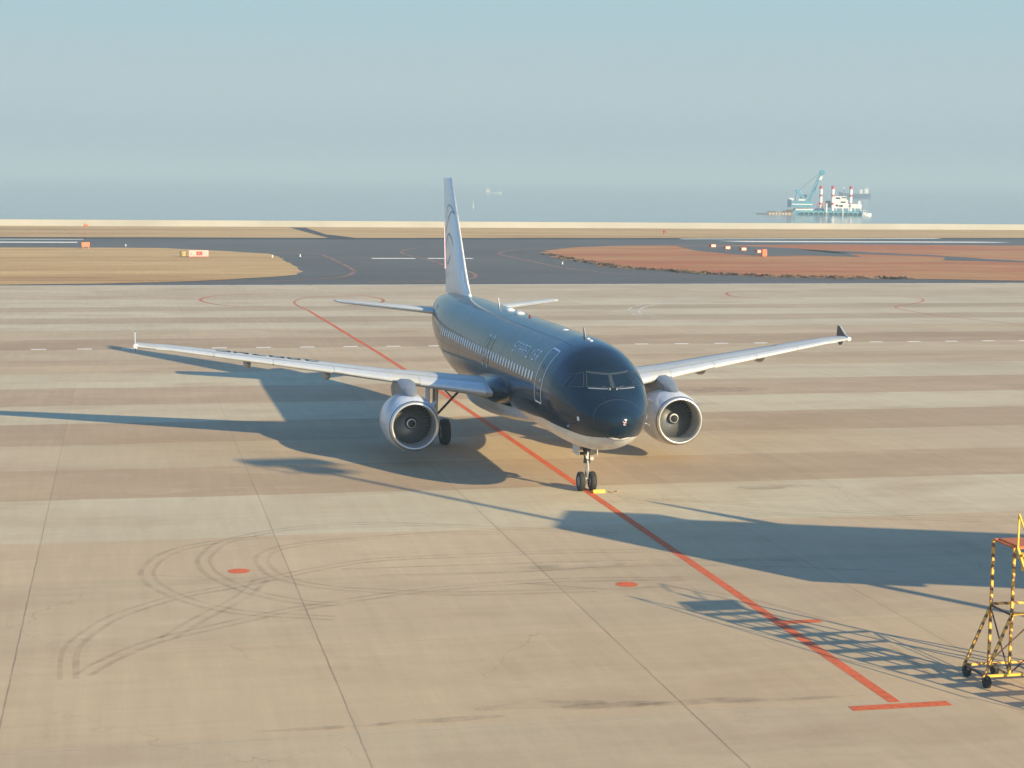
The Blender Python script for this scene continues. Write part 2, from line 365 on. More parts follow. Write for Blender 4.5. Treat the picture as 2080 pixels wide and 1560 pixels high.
# low scrub along the near edge of the reddish grass and asphalt pads behind it
def strip_along(P, w, seed):
    rnd = random.Random(seed); a = []; b = []
    for p in smoothline(P, 10):
        a.append((p[0]+rnd.uniform(-.4, .4), p[1]+rnd.uniform(0, w))); b.append((p[0]+rnd.uniform(-.4, .4), p[1]-rnd.uniform(w*.3, w)))
    return a+b[::-1]
def scrub(P, w, h, seed, count):
    rnd = random.Random(seed); m = MB(); L = smoothline(P, 20)
    for _ in range(count):
        p = L[rnd.randrange(len(L))]; x = p[0]+rnd.gauss(0, w*.4); y = p[1]+rnd.gauss(0, w*.5); a = rnd.uniform(0, math.pi); s = rnd.uniform(.25, .8); hh = rnd.uniform(.3, 1)*h
        m.add([(x-s*math.cos(a), y-s*math.sin(a), .02), (x+s*math.cos(a), y+s*math.sin(a), .02), (x+rnd.uniform(-.4, .4), y+rnd.uniform(-.4, .4), hh)], [(0, 1, 2)])
    o = m.build('scrub', M['grass_dark'], kind='stuff'); return o
SC = [(47.8, 208), (47.6, 190), (48.2, 176), (48.8, 166), (53.0, 158), (55.5, 151.5), (61.6, 146), (69.0, 141.8), (78, 139.6)]
tag(scrub(SC, 1.3, .38, 5, 600), 'low dark scrub along the near edge of the reddish grass', 'scrub')
sheet('paved_pad', [(80, 240.5), (77.5, 222), (79.1, 207.4), (83.2, 201.2), (90, 203.6), (97.6, 198.5), (101.2, 214), (99.4, 232.6), (92.3, 241.9)], .035, M['asphalt'], kind='structure')
sheet('paved_path', rough_edge([(98, 226), (99, 212), (112, 199), (106, 187), (113, 183), (121, 176), (124, 178), (116, 190), (113, 204), (101, 226)], .5), .035, M['asphalt'], kind='structure')

def line_obj(name, P, w, m_, parent, z=.004, k=8, smooth=True):
    m = MB(); ribbon(m, smoothline(P, k) if smooth else [np.array(p, float) for p in P], w, z); return m.build(name, m_, parent)
line_obj('lead_in_line', [(0, -28.3), (0, -10), (0, 10), (-.05, 30), (-.25, 40), (-.45, 55), (-.75, 68), (-1.0, 80), (-1.3, 92.5)], .30, M['paint_orange'], apron)
sheet('stop_bar', [(-1.22, -28.78), (1.22, -28.78), (1.22, -28.43), (-1.22, -28.43)], .008, M['paint_orange'], apron)
sheet('stop_bar', [(-.15, -20.95), (1.22, -20.95), (1.22, -20.62), (-.15, -20.62)], .008, M['paint_orange'], apron)
line_obj('lead_in_curve', [(-1.3, 92.5), (-1.7, 99.6), (-1.4, 105), (.5, 110), (5, 112)], .22, M['paint_orange_far'], apron)
def hook(P, w=.3): line_obj('guide_line', P, w, M['paint_orange_far'], apron)
hook([(-3.0, 115.5), (-6.9, 114.4), (-9.0, 112.3), (-10.3, 107.5), (-9.4, 102.1), (-7.4, 98.8), (-3.8, 97.9)])
hook([(4.5, 113.4), (6.1, 112.9), (7.3, 108.4), (7.2, 105.0), (6.1, 101.7), (3, 99)])
hook([(52, 117.4), (48.4, 116.8), (46.1, 115.2), (44.7, 111.4), (44.8, 108.3), (47.4, 106.6), (51, 105.6)])
hook([(60, 109.5), (62.8, 108.0), (63.6, 105.6), (62.5, 102.0), (59.7, 98.0), (55.6, 93.6), (54.6, 89.2), (54.8, 83.2), (56.4, 77.0), (57.6, 72.2), (60, 64)], .2)
line_obj('guide_line', [(42, 106), (39.9, 104.9), (35.0, 101.0), (30.6, 94.8), (28.3, 88.8), (27.9, 85.4), (29, 83)], .25, M['paint_grey'], apron)
line_obj('guide_line', [(41, 107), (38.9, 106), (34.2, 102.0), (29.8, 95.6), (27.4, 89.2), (27.0, 85), (28, 82)], .2, M['paint_grey'], apron)
def twl(P, w=.5): line_obj('guide_line', P, w, M['paint_pale'], taxiway, .0)
twl([(6, 213), (11.4, 207.6), (12.2, 201.0), (12.0, 181.3), (11.4, 161.8), (10.1, 152.6), (7.7, 145.2), (4.4, 141.3), (-1, 138), (-8, 135.5)])
twl([(40, 238), (33.7, 234.8), (29.0, 226.5), (25.9, 215.0), (25.2, 202.8), (26.1, 190.1), (25.7, 175.7), (25.8, 158.0), (25.3, 151.1), (24.1, 144.7), (22.1, 140.7), (16.6, 136.5), (10, 134.5)])
twl([(58, 232), (50.7, 229.4), (45.9, 223.2), (41.8, 213.7), (40.3, 204.8), (40.3, 184.2), (40.6, 166), (42.1, 157.7), (45.4, 150.6), (52, 144)])
twl([(9, 197), (18, 197.5), (30, 197.4), (40, 197)], .35)
for x0, x1 in ((18.2, 24.7), (26.6, 33.4)): sheet('hold_dash', [(x0, 192.2), (x1, 192.2), (x1, 194.6), (x0, 194.6)], .0, M['paint_white'], taxiway)
sheet('runway_line', [(-900, 250.5), (-25.3, 250.6), (-25.3, 255.4), (-900, 255.0)], .0, M['paint_white'], taxiway)
sheet('runway_line', [(-900, 264.5), (-24.6, 266), (-24.6, 268.4), (-900, 267.5)], .004, M['paint_white'], taxiway)
sheet('runway_line', [(97.5, 268.3), (101, 262.6), (154, 262.2), (159, 265.0), (152, 267.6), (105, 268.6)], .0, M['paint_white'], taxiway)
sheet('runway_line', [(93, 277.2), (153, 283.8), (153, 287.5), (93, 280.2)], .004, M['paint_white'], taxiway)
m = MB()
for i in range(-16, 30):
    x = -11.49 + 3.065*i
    if x > 60: break
    y = 59.17 - .012*(x+11.5)
    m.add([(x, y-.27, .004), (x+1.02, y-.27, .004), (x+1.02, y+.27, .004), (x, y+.27, .004)], [(0, 1, 2, 3)])
m.build('dashed_line', M['paint_white'], apron)
for i, (x, y) in enumerate(((-14.13, -11.87), (-2.86, -15.62))):
    m = MB(); m.add([(x+.34*math.cos(a), y+.34*math.sin(a), .004) for a in np.linspace(0, 2*math.pi, 33)[:-1]], [tuple(range(32))]); m.build('spot_marking', M['paint_orange'], apron)
SK = [[(-18.7, -23.0), (-18.7, -20.3), (-18.2, -18.4), (-17.5, -16.9), (-15.9, -15.1), (-14.0, -13.9), (-11.8, -12.3), (-9.6, -11.2), (-6.0, -11.1), (-4.4, -11.0), (0, -11.4)],
      [(-18.4, -22.8), (-17.7, -21.4), (-16.6, -19.9), (-15.0, -18.7), (-13.5, -17.6), (-12.4, -17.0), (-9, -15.6), (-5, -15), (-1, -15.4)],
      [(-1, -8.2), (-3, -7.2), (-5.1, -6.4), (-7.5, -5.4), (-10.0, -4.9), (-12.5, -5.7), (-14.4, -7.3), (-15.2, -9.5), (-15.3, -11.0), (-15.0, -12.7), (-14.1, -14.8), (-12.8, -16.3), (-11.5, -16.9)],
      [(-13, -6.6), (-15.2, -7.6), (-16.4, -9.0), (-17.0, -11.0), (-17.0, -12.7), (-16.5, -14.4), (-15.6, -16.1), (-14.3, -17.4), (-12, -18.4)],
      [(-5, -7.4), (-7, -7.1), (-9.3, -7.4), (-11.4, -7.9), (-12.7, -8.6), (-13.4, -9.8), (-13.5, -11.3), (-13.1, -13.1), (-11.9, -14.6), (-9.9, -15.6), (-7.8, -16.2), (-4, -16.4)],
      [(-16.3, -19.7), (-15.4, -17.8), (-14.1, -15.4), (-13.4, -13.3)],
      [(-1, -2.5), (2.5, -3.9), (4.4, -5.1), (6.7, -6.5), (10.9, -7.9), (13.9, -8.8), (20, -10)],
      [(1, -1.9), (4, -3.3), (8, -5.8), (12, -7.4), (18, -8.8)],
      [(-6, -14.9), (-3.5, -16.2), (-1.8, -16.2), (-.2, -17.6), (1.2, -20.2), (2.0, -23.0), (1.8, -26.7)],
      [(-10, -13.2), (-6, -13.5), (-2, -13.3), (2, -14), (6, -15.5)], [(-11, -12.2), (-6, -12.3), (-1, -12.6), (4, -13.5)]]
m = MB()
for i, P in enumerate(SK):
    L = smoothline(P, 10)
    for off, w in ((0, .17), (.38, .13)) if i < 8 else ((0, .17),):
        Q = []
        for a in range(len(L)):
            t = L[min(a+1, len(L)-1)]-L[max(a-1, 0)]; t = t/np.linalg.norm(t); Q.append(L[a]+np.array([-t[1], t[0]])*off)
        ribbon(m, Q, w, .012+.0012*i+(.0005 if off else 0))
m.build('tyre_marks', M['skid'], apron)
m = MB(); rnd = random.Random(11)
for (x, y, sx, sy) in ((-8.2, -27.1, 1.7, .30), (-6.5, -27.4, 1.5, .26), (-4.4, -27.5, 1.6, .22), (-10.6, -27.8, 1.5, .18), (-2.4, -27.7, 1.6, .14), (-13.2, -27.9, 1.6, .12), (7.5, -.4, 1.7, .5), (8.5, 25, 6, 1.2), (-3.9, -13.0, 2, .4), (14, 31, 5, 1.6)):
    ns = 20; m.add([(x+sx*rnd.uniform(.75, 1.1)*math.cos(a), y+sy*rnd.uniform(.7, 1.1)*math.sin(a), .03+rnd.uniform(0, .0001)) for a in np.linspace(0, 2*math.pi, ns+1)[:-1]], [tuple(range(ns))])
m.build('stains', M['soot'], apron)

# ------------------------------------------------------------------ aircraft hull maths
def pchip(xs, ys):
    xs = np.array(xs, float); ys = np.array(ys, float); h = np.diff(xs); d = np.diff(ys)/h
    m = np.zeros(len(xs)); m[0] = d[0]; m[-1] = d[-1]
    for i in range(1, len(xs)-1):
        if d[i-1]*d[i] > 0:
            w1 = 2*h[i]+h[i-1]; w2 = h[i]+2*h[i-1]; m[i] = (w1+w2)/(w1/d[i-1]+w2/d[i])
    def f(x):
        x = min(max(x, xs[0]), xs[-1]); i = min(int(np.searchsorted(xs, x, side='right'))-1, len(xs)-2); t = (x-xs[i])/h[i]
        return (2*t**3-3*t*t+1)*ys[i]+(t**3-2*t*t+t)*h[i]*m[i]+(-2*t**3+3*t*t)*ys[i+1]+(t**3-t*t)*h[i]*m[i+1]
    return f
# metres aft of the nose tip: top, bottom, half width, height of the widest point
HT = [(0, 3.35, 3.35, .0, 3.35), (.05, 3.56, 3.13, .25, 3.35), (.2, 3.73, 2.92, .50, 3.36), (.5, 3.90, 2.67, .77, 3.38), (.9, 4.09, 2.45, 1.03, 3.42), (1.4, 4.36, 2.26, 1.27, 3.49),
      (1.9, 4.80, 2.12, 1.45, 3.56), (2.4, 5.17, 2.02, 1.60, 3.63), (3, 5.48, 1.93, 1.75, 3.70), (4, 5.80, 1.84, 1.90, 3.79), (5, 5.92, 1.80, 1.955, 3.85), (6, 5.97, 1.78, 1.975, 3.87), (15, 5.97, 1.78, 1.975, 3.87),
      (24, 5.97, 1.78, 1.975, 3.87), (26, 5.97, 1.92, 1.965, 3.9), (28, 5.96, 2.33, 1.90, 4.05), (30, 5.93, 2.86, 1.74, 4.3), (32, 5.88, 3.42, 1.47, 4.6), (34, 5.78, 3.97, 1.10, 4.85), (36, 5.58, 4.5, .66, 5.0), (37.2, 5.36, 4.82, .32, 5.08), (37.57, 5.2, 4.98, .12, 5.09)]
_t = [math.sqrt(r[0]) for r in HT]; _F = [pchip(_t, [r[k] for r in HT]) for k in (1, 2, 3, 4)]
def sect(s): t = math.sqrt(max(s, 0)); return [f(t) for f in _F]
def hull(s, th, off=0.0):
    top, bot, hw, zm = sect(s)
    def P(a):
        c = math.cos(a); return hw*math.sin(a), zm+(top-zm)*c if c > 0 else zm+(zm-bot)*c
    x, z = P(th); p = np.array([x, s-5.07, z])
    if off:
        e = 1e-3; x2, z2 = P(th+e); q = hull(s+e, th)
        n = np.cross(np.array([x2-x, 0, z2-z]), q-p); n /= np.linalg.norm(n)
        if n[0]*math.sin(th)+n[2]*math.cos(th) < 0: n = -n
        p = p+n*off
    return p
def th_of_z(s, z):
    top, bot, hw, zm = sect(s); c = (z-zm)/((top-zm) if z > zm else (zm-bot)); return math.acos(max(-1, min(1, c)))
ZB = pchip([0, .35, 1, 1.5, 3, 5, 7.2, 10, 14, 20, 24, 28, 32, 36, 38], [2.80, 2.78, 2.72, 2.70, 2.80, 2.86, 2.70, 2.52, 2.4, 2.4, 2.5, 2.9, 3.8, 4.7, 5.03])
PL = empty('jet_airliner', (0, 0, 0), label='black and white twin-engine passenger jet parked with its nose wheel on the orange line', cat='airliner')
def Pt(mb, name, m_, parent=PL, **k): return mb.build(name, m_, parent, **k)
ss = [(.02*k)**1 for k in ()]
ss = sorted(set([round((.055*k)**2, 5) for k in range(1, 45)] + [round(6+.5*k, 3) for k in range(0, 63)] + [37.3, 37.5, 37.57]))
NU, NL = 64, 24
up_, lo_ = MB(), MB(); ur, lr = [], []
for s in ss:
    top, bot, hw, zm = sect(s); zb = ZB(s)
    if zb < bot+.025: ur.append([hull(s, -math.pi+2*math.pi*j/NU) for j in range(NU+1)]); continue
    a = th_of_z(s, min(zb, top-.05*(top-bot)))
    if not lr: lr.append([hull(s*.985, math.pi)]*(NL+1))
    ur.append([hull(s, -a+2*a*j/NU) for j in range(NU+1)]); lr.append([hull(s, a+(2*math.pi-2*a)*j/NL) for j in range(NL+1)])
up_.loft(ur, cap=False, closed=False); lo_.loft(lr, cap=False, closed=False)
tipc = (0, -5.07, 3.35)
def tipfan(mb, ring): n = len(ring); mb.add([tipc]+list(ring), [(0, i+1, i+2) for i in range(n-1)])
tipfan(up_, ur[0])
tail = MB(); tail.lathe([(32.45, .12), (32.7, .11), (32.72, .01)], (0, 0, 5.09), n=16, cap=True)
fuselage = Pt(up_, 'fuselage', M['black'], smooth=50); belly = Pt(lo_, 'belly', M['white'], smooth=50)
Pt(tail, 'exhaust_outlet', M['dark'], smooth=40)

def patch(corners, off, n=6, m=6, thick=.004):
    """corners (s, th): TL TR BR BL"""
    mb = MB(); g = []
    for i in range(n+1):
        u = i/n
        for j in range(m+1):
            v = j/m; a = [corners[0][k]*(1-u)+corners[1][k]*u for k in (0, 1)]; b = [corners[3][k]*(1-u)+corners[2][k]*u for k in (0, 1)]
            g.append(hull(a[0]*(1-v)+b[0]*v, a[1]*(1-v)+b[1]*v, off))
    f = [(i*(m+1)+j, (i+1)*(m+1)+j, (i+1)*(m+1)+j+1, i*(m+1)+j+1) for i in range(n) for j in range(m)]
    mb.add(g, f); return mb
def hribbon(mb, P, w, off=.01, closed=False):
    pts = [hull(s, t, off) for s, t in P]; nr = [hull(s, t, off+.05)-hull(s, t, off) for s, t in P]; n = len(P); v = []
    for i in range(n):
        a = pts[(i-1) % n] if closed or i > 0 else pts[i]; b = pts[(i+1) % n] if closed or i < n-1 else pts[i]
        q = np.cross(nr[i], b-a); q = q/(np.linalg.norm(q)+1e-9)*w/2; v += [pts[i]+q, pts[i]-q]
    k = n if closed else n-1
    mb.add(v, [(2*i, 2*i+1, (2*i+3) % (2*n), (2*i+2) % (2*n)) for i in range(k)]); return mb
def dens(P, k=8, closed=False):
    out = []; n = len(P)
    for i in range(n if closed else n-1):
        a, b = P[i], P[(i+1) % n]
        for j in range(k): out.append((a[0]+(b[0]-a[0])*j/k, a[1]+(b[1]-a[1])*j/k))
    if not closed: out.append(P[-1])
    return out
# cockpit glazing
def sz(th, z):
    a, b = .3, 4.5
    for _ in range(30):
        m_ = (a+b)/2
        if hull(m_, th)[2] < z: a = m_
        else: b = m_
    return a
def zline(P, k=8):   # (th, z) polyline on the skin -> (s, th)
    return [(sz(t, z), t) for t, z in dens(P, k)]
def zpane(tl, tr, br, bl, off, n=8, m=6):
    mb = MB(); g = []
    for i in range(n+1):
        u = i/n
        for j in range(m+1):
            v = j/m; t = (tl[0]*(1-u)+tr[0]*u)*(1-v)+(bl[0]*(1-u)+br[0]*u)*v; z = (tl[1]*(1-u)+tr[1]*u)*(1-v)+(bl[1]*(1-u)+br[1]*u)*v
            g.append(hull(sz(abs(t), z), t, off))
    mb.add(g, [(i*(m+1)+j, (i+1)*(m+1)+j, (i+1)*(m+1)+j+1, i*(m+1)+j+1) for i in range(n) for j in range(m)]); return mb
PANES = [[(.52, 4.93), (.035, 4.87), (.05, 4.45), (.69, 4.46)], [(.72, 4.87), (.575, 4.93), (.755, 4.46), (1.07, 4.40)], [(.87, 4.84), (.76, 4.87), (1.13, 4.39), (1.19, 4.40)]]
for sgn in (-1, 1):
    for k, Q in enumerate(PANES):
        Q = [(sgn*t, z) for t, z in Q]
        g = Pt(zpane(*Q, .010), 'cockpit_window', M['glass'], smooth=40)
        fr = MB(); hribbon(fr, [(sz(abs(t), z), t) for t, z in dens(Q, 8, True)], .022, .016, True); fr.build('window_frame', M['line_dim'], g)
        if k == 0:
            fr = MB(); hribbon(fr, [(sz(abs(t), z), t) for t, z in dens([(sgn*.67, 4.415), (sgn*.15, 4.40)], 10)], .042, .03); fr.build('window_sill', M['lip'], g)
            fr = MB(); a = hull(1.49, sgn*.10, .03); b = hull(1.60, sgn*.30, .05); fr.tube([a, b], .012, 6); fr.build('wiper', M['line_dim'], g)
            fr = MB(); fr.lathe([(-.03, .022), (.03, .022)], tuple(hull(1.46, sgn*.10, .02)), 'z', 10, True); fr.build('wiper_pivot', M['steel'], g)
post = MB(); hribbon(post, dens([(1.50, 0), (2.0, 0)], 6), .045, .02); Pt(post, 'windscreen_post', M['line_dim'])
brow = MB(); hribbon(brow, [(sz(abs(t), z), t) for t, z in dens([(-.53, 4.965), (0, 4.905), (.53, 4.965)], 10)], .04, .014); Pt(brow, 'windscreen_brow', M['line_dim'])
for s_ in (3.75, 8.1, 12.6, 17.2, 21.7, 26.2, 29.6):
    sm = MB(); a_ = th_of_z(s_, ZB(s_)+.05); hribbon(sm, [(s_, a) for a in np.linspace(-a_, a_, 60)], .014, .004); Pt(sm, 'skin_joint', M['joint'])
for th_ in (.42, -.42):
    sm = MB(); hribbon(sm, [(x, th_) for x in np.linspace(4.2, 29, 80)], .012, .004); Pt(sm, 'skin_joint', M['joint'])
# radome seam, pitot probes, static plate, emblem at the nose
rad = MB(); hribbon(rad, [(.90-.18*(1-math.cos(a))/1.0, a) for a in np.linspace(-math.pi, math.pi, 61)[:-1]], .022, .006, True); Pt(rad, 'radome_seam', M['line_dim'])
for sgn in (-1, 1):
    pr = MB(); p = hull(2.2, sgn*1.95, .0); q = hull(2.2, sgn*1.95, .12); pr.tube([p, q], .02, 8); pr.tube([q, (q[0], q[1]-.22, q[2])], .018, 8); Pt(pr, 'pitot_probe', M['steel'])
    pr = MB(); Pt(patch([(1.44, sgn*1.64), (1.56, sgn*1.64), (1.56, sgn*1.76), (1.44, sgn*1.76)], .008, 2, 2), 'sensor_plate', M['line'])
em = MB(); ex, ez, ey = 0.02, 3.36, -5.085
for a, b in (((-.06, .06), (.0, .0)), ((0, 0), (.055, .05)), ((.055, .05), (.055, -.01)), ((0, 0), (-.03, -.07)), ((-.03, -.07), (.05, -.07))):
    em.tube([(ex+a[0], ey, ez+a[1]), (ex+b[0], ey, ez+b[1])], .013, 6)
Pt(em, 'nose_emblem', M['pink'])
# doors
def door(s0, s1, z0, z1, sgn, w=.062, name='cabin_door', fm='line'):
    sm = (s0+s1)/2; t1, t0 = th_of_z(sm, z1), th_of_z(sm, z0); P = []
    r = .09; rt_ = r/2.0
    for (cs, ct, a0) in ((s1-r, t0-rt_, 0), (s0+r, t0-rt_, 90), (s0+r, t1+rt_, 180), (s1-r, t1+rt_, 270)):
        for k in range(5): a = R(a0+22.5*k); P.append((cs+r*math.cos(a), (ct+rt_*math.sin(a))))
    Q = []
    for i in range(len(P)):
        a, b = P[i], P[(i+1) % len(P)]; n = 10 if math.dist(a, b) > .3 else 1
        for k in range(n): Q.append((a[0]+(b[0]-a[0])*k/n, sgn*(a[1]+(b[1]-a[1])*k/n)))
    d = Pt(patch([(s0, sgn*t1), (s1, sgn*t1), (s1, sgn*t0), (s0, sgn*t0)], .004, 4, 14), name, M['black'], smooth=40)
    f = MB(); hribbon(f, Q, w, .010, True); f.build('door_frame', M[fm], d)
    return d
for sgn in (-1, 1):
    d = door(4.74, 5.72, 3.50, 5.50, sgn)
    h = patch([(5.02, sgn*1.30), (5.12, sgn*1.30), (5.12, sgn*1.36), (5.02, sgn*1.36)], .014, 1, 1).build('door_handle', M['line'], d)
    h = patch([(5.22, sgn*1.02), (5.34, sgn*1.02), (5.34, sgn*1.10), (5.22, sgn*1.10)], .014, 1, 1).build('door_window', M['line_dim'], d)
    for s0 in (14.70, 15.58): door(s0, s0+.52, 3.98, 5.0, sgn, .035, 'emergency_exit', 'line_dim')
    for s0, z in ((14.9, 5.12), (15.75, 5.12), (14.85, 3.86), (15.75, 3.86)):
        t = th_of_z(15, z); Pt(patch([(s0, sgn*(t-.03)), (s0+.18, sgn*(t-.03)), (s0+.18, sgn*(t+.03)), (s0, sgn*(t+.03))], .010, 1, 1), 'exit_marking', M['line'])
    door(31.0, 31.8, 4.05, 5.3, sgn, .04, 'cabin_door', 'line_dim')
    # cabin windows
    for k in range(39):
        s = 6.42+.533*k; top, bot, hw, zm = sect(s); t0, t1 = th_of_z(s, 4.19), th_of_z(s, 4.56); P = []
        for i in range(12):
            a = 2*math.pi*i/12; P.append(((s+.125*abs(math.cos(a))**.6*math.copysign(1, math.cos(a))), sgn*((t0+t1)/2+(t0-t1)/2*abs(math.sin(a))**.6*math.copysign(1, math.sin(a)))))
        w_ = MB(); w_.add([hull(a, b, .009) for a, b in P], [tuple(range(12))]); Pt(w_, 'cabin_window', M['pane'])
# lettering on the hull, in thin strokes
GLY = {'S': [[(1, 1), (.1, 1), (0, .9), (0, .58), (.1, .5), (.9, .5), (1, .42), (1, .1), (.9, 0), (0, 0)]], 'T': [[(0, 1), (1, 1)], [(.5, 1), (.5, 0)]], 'A': [[(0, 0), (.2, 1), (1, 1), (1, 0)], [(.12, .42), (1, .42)]],
       'R': [[(0, 0), (0, 1), (.9, 1), (1, .9), (1, .55), (.9, .45), (0, .45)], [(.5, .45), (1, 0)]], 'F': [[(0, 0), (0, 1), (1, 1)], [(0, .5), (.8, .5)]], 'L': [[(0, 1), (0, 0), (1, 0)]], 'Y': [[(0, 1), (.5, .5), (1, 1)], [(.5, .5), (.5, 0)]],
       'E': [[(1, 1), (0, 1), (0, 0), (1, 0)], [(0, .5), (.85, .5)]], 'J': [[(.2, 1), (1, 1), (1, .1), (.9, 0), (.1, 0), (0, .1), (0, .3)]], '0': [[(0, 0), (1, 0), (1, 1), (0, 1), (0, 0)]], '7': [[(0, 1), (1, 1), (.4, 0)]], 'M': [[(0, 0), (0, 1), (.5, .4), (1, 1), (1, 0)]], 'C': [[(1, 1), (0, 1), (0, 0), (1, 0)]],
       '1': [[(.5, 0), (.5, 1)]], '3': [[(0, 1), (1, 1), (1, 0), (0, 0)], [(.2, .5), (1, .5)]], '5': [[(1, 1), (0, 1), (0, .5), (1, .5), (1, 0), (0, 0)]]}
for sgn in (-1, 1):
    w, h, pitch = .27, .44, .515
    for i, ch in enumerate('STARFLYER'):
        tx = MB()
        for st in GLY[ch]:
            P = []
            for a, b in dens(st, 3):
                x = i*pitch+a*w+b*.06
                P.append((11.05-x if sgn < 0 else 6.5+x, sgn*(1.045-(b*h)/2.03)))
            hribbon(tx, P, .055, .010)
        Pt(tx, 'name_letter', M['letters'])
# roof fittings
def roofdome(s, L, w, h, m_, name, x=0):
    mb = MB(); z = sect(s)[0]; rings = []
    for i in range(9):
        u = -1+2*i/8; k = math.sqrt(max(.001, 1-u**4)); rings.append([(x+w/2*k*math.cos(a), s-5.07+L/2*u, z-.03+h*k*math.sin(a)) for a in np.linspace(-.2, math.pi+.2, 9)])
    mb.loft(rings, True, True); Pt(mb, name, m_, smooth=60)
roofdome(19.45, 1.0, .45, .13, M['white'], 'satellite_dome'); roofdome(17.4, 1.0, .45, .13, M['white'], 'satellite_dome')
roofdome(8.75, .36, .30, .06, M['white'], 'roof_antenna'); roofdome(4.72, .22, .16, .07, M['white'], 'roof_antenna'); roofdome(5.15, .22, .16, .07, M['white'], 'roof_antenna')
roofdome(15.2, .16, .12, .13, M['red_light'], 'beacon_light')
def blade_ant(s, h, m_):
    z = sect(s)[0]; mb = MB(); mb.prism([(s-5.07-.18, z-.03), (s-5.07+.18, z-.03), (s-5.07+.26, z+h), (s-5.07+.12, z+h)], -.012, .012, 'yz'); Pt(mb, 'blade_antenna', m_)
blade_ant(5.66, .34, M['wing_under']); blade_ant(21.8, .38, M['white'])
# belly fairing
fu, fl = [], []
def fair(s):
    u = (s-10.6)/(22.8-10.6); f = (math.sin(math.pi*min(1, u/.62)/2) if u < .62 else math.cos(math.pi*(u-.62)/.38/2))**.8 if 0 < u < 1 else 0
    return .72+1.42*f**.8, 2.25+1.0*f, 1.93-.50*f
for i in range(41):
    s = 10.6+12.2*i/40; hw, zt, zb = fair(s); zc = (zt+zb)/2; hh = (zt-zb)/2; ring = []
    n = 2.7
    def sp(a): c, q = math.cos(a), math.sin(a); return (hw*math.copysign(abs(c)**(2/n), c), s-5.07, zc+hh*math.copysign(abs(q)**(2/n), q))
    zs = 2.38; k = max(-.98, min(.98, (zs-zc)/hh)); a0 = math.asin(math.copysign(abs(k)**(n/2), k))
    fu.append([sp(a0+(math.pi-2*a0)*j/24) for j in range(25)]); fl.append([sp(math.pi-a0+(math.pi+2*a0)*j/32) for j in range(33)])
mb = MB(); mb.loft(fu, False, False); Pt(mb, 'wing_root_fairing', M['black'], smooth=50)
mb = MB(); mb.loft(fl, False, False); Pt(mb, 'belly_fairing', M['white'], smooth=50)

for sgn in (-1, 1):
    rings = []
    for i in range(29):
        u = i/28; s_ = 10.75+8.6*u; f = (math.sin(math.pi/2*min(1, u/.26))**1.0 if u < .26 else math.cos(math.pi/2*(u-.26)/.74)**.9) if 0 < u < 1 else .02
        rings.append([(sgn*(1.66+.80*f*math.copysign(abs(math.cos(a))**.85, math.cos(a))), s_-5.07, 3.14-.30*u+.62*f*math.copysign(abs(math.sin(a))**.9, math.sin(a))) for a in np.linspace(0, 2*math.pi, 29)[:-1]])
    mb = MB(); mb.loft(rings); Pt(mb, 'leading_edge_fillet', M['black'], smooth=60)

# ------------------------------------------------------------------ wings
def foil(c, t, n=18, cam=.018):
    P = []
    for i in range(n+1):
        x = .5*(1-math.cos(math.pi*i/n)); yt = 5*t*(.2969*math.sqrt(x)-.126*x-.3516*x*x+.2843*x**3-.1036*x**4); yc = cam*4*x*(1-x)
        P.append((x*c, (yc+yt)*c, (yc-yt)*c))
    return P
def wsec(y):
    le = 11.9+(y-1.98)*.515
    te = 18.15 if y < 6.4 else 18.15+(y-6.4)*(21.1-18.15)/(16.95-6.4)
    z = 2.98+.099*(y-1.98)-(.05 if y > 16 else 0); tc = .125-.03*(y/16.95); inc = R(1.2-3.0*y/16.95)
    return le, te-le, z, tc, inc
def wpt(y, xf, zf, sgn): # xf, zf in metres from the leading edge, incidence applied
    le, c, z, tc, inc = wsec(y); return (sgn*y, le-5.07+xf*math.cos(inc)+zf*math.sin(inc), z+zf*math.cos(inc)-xf*math.sin(inc))
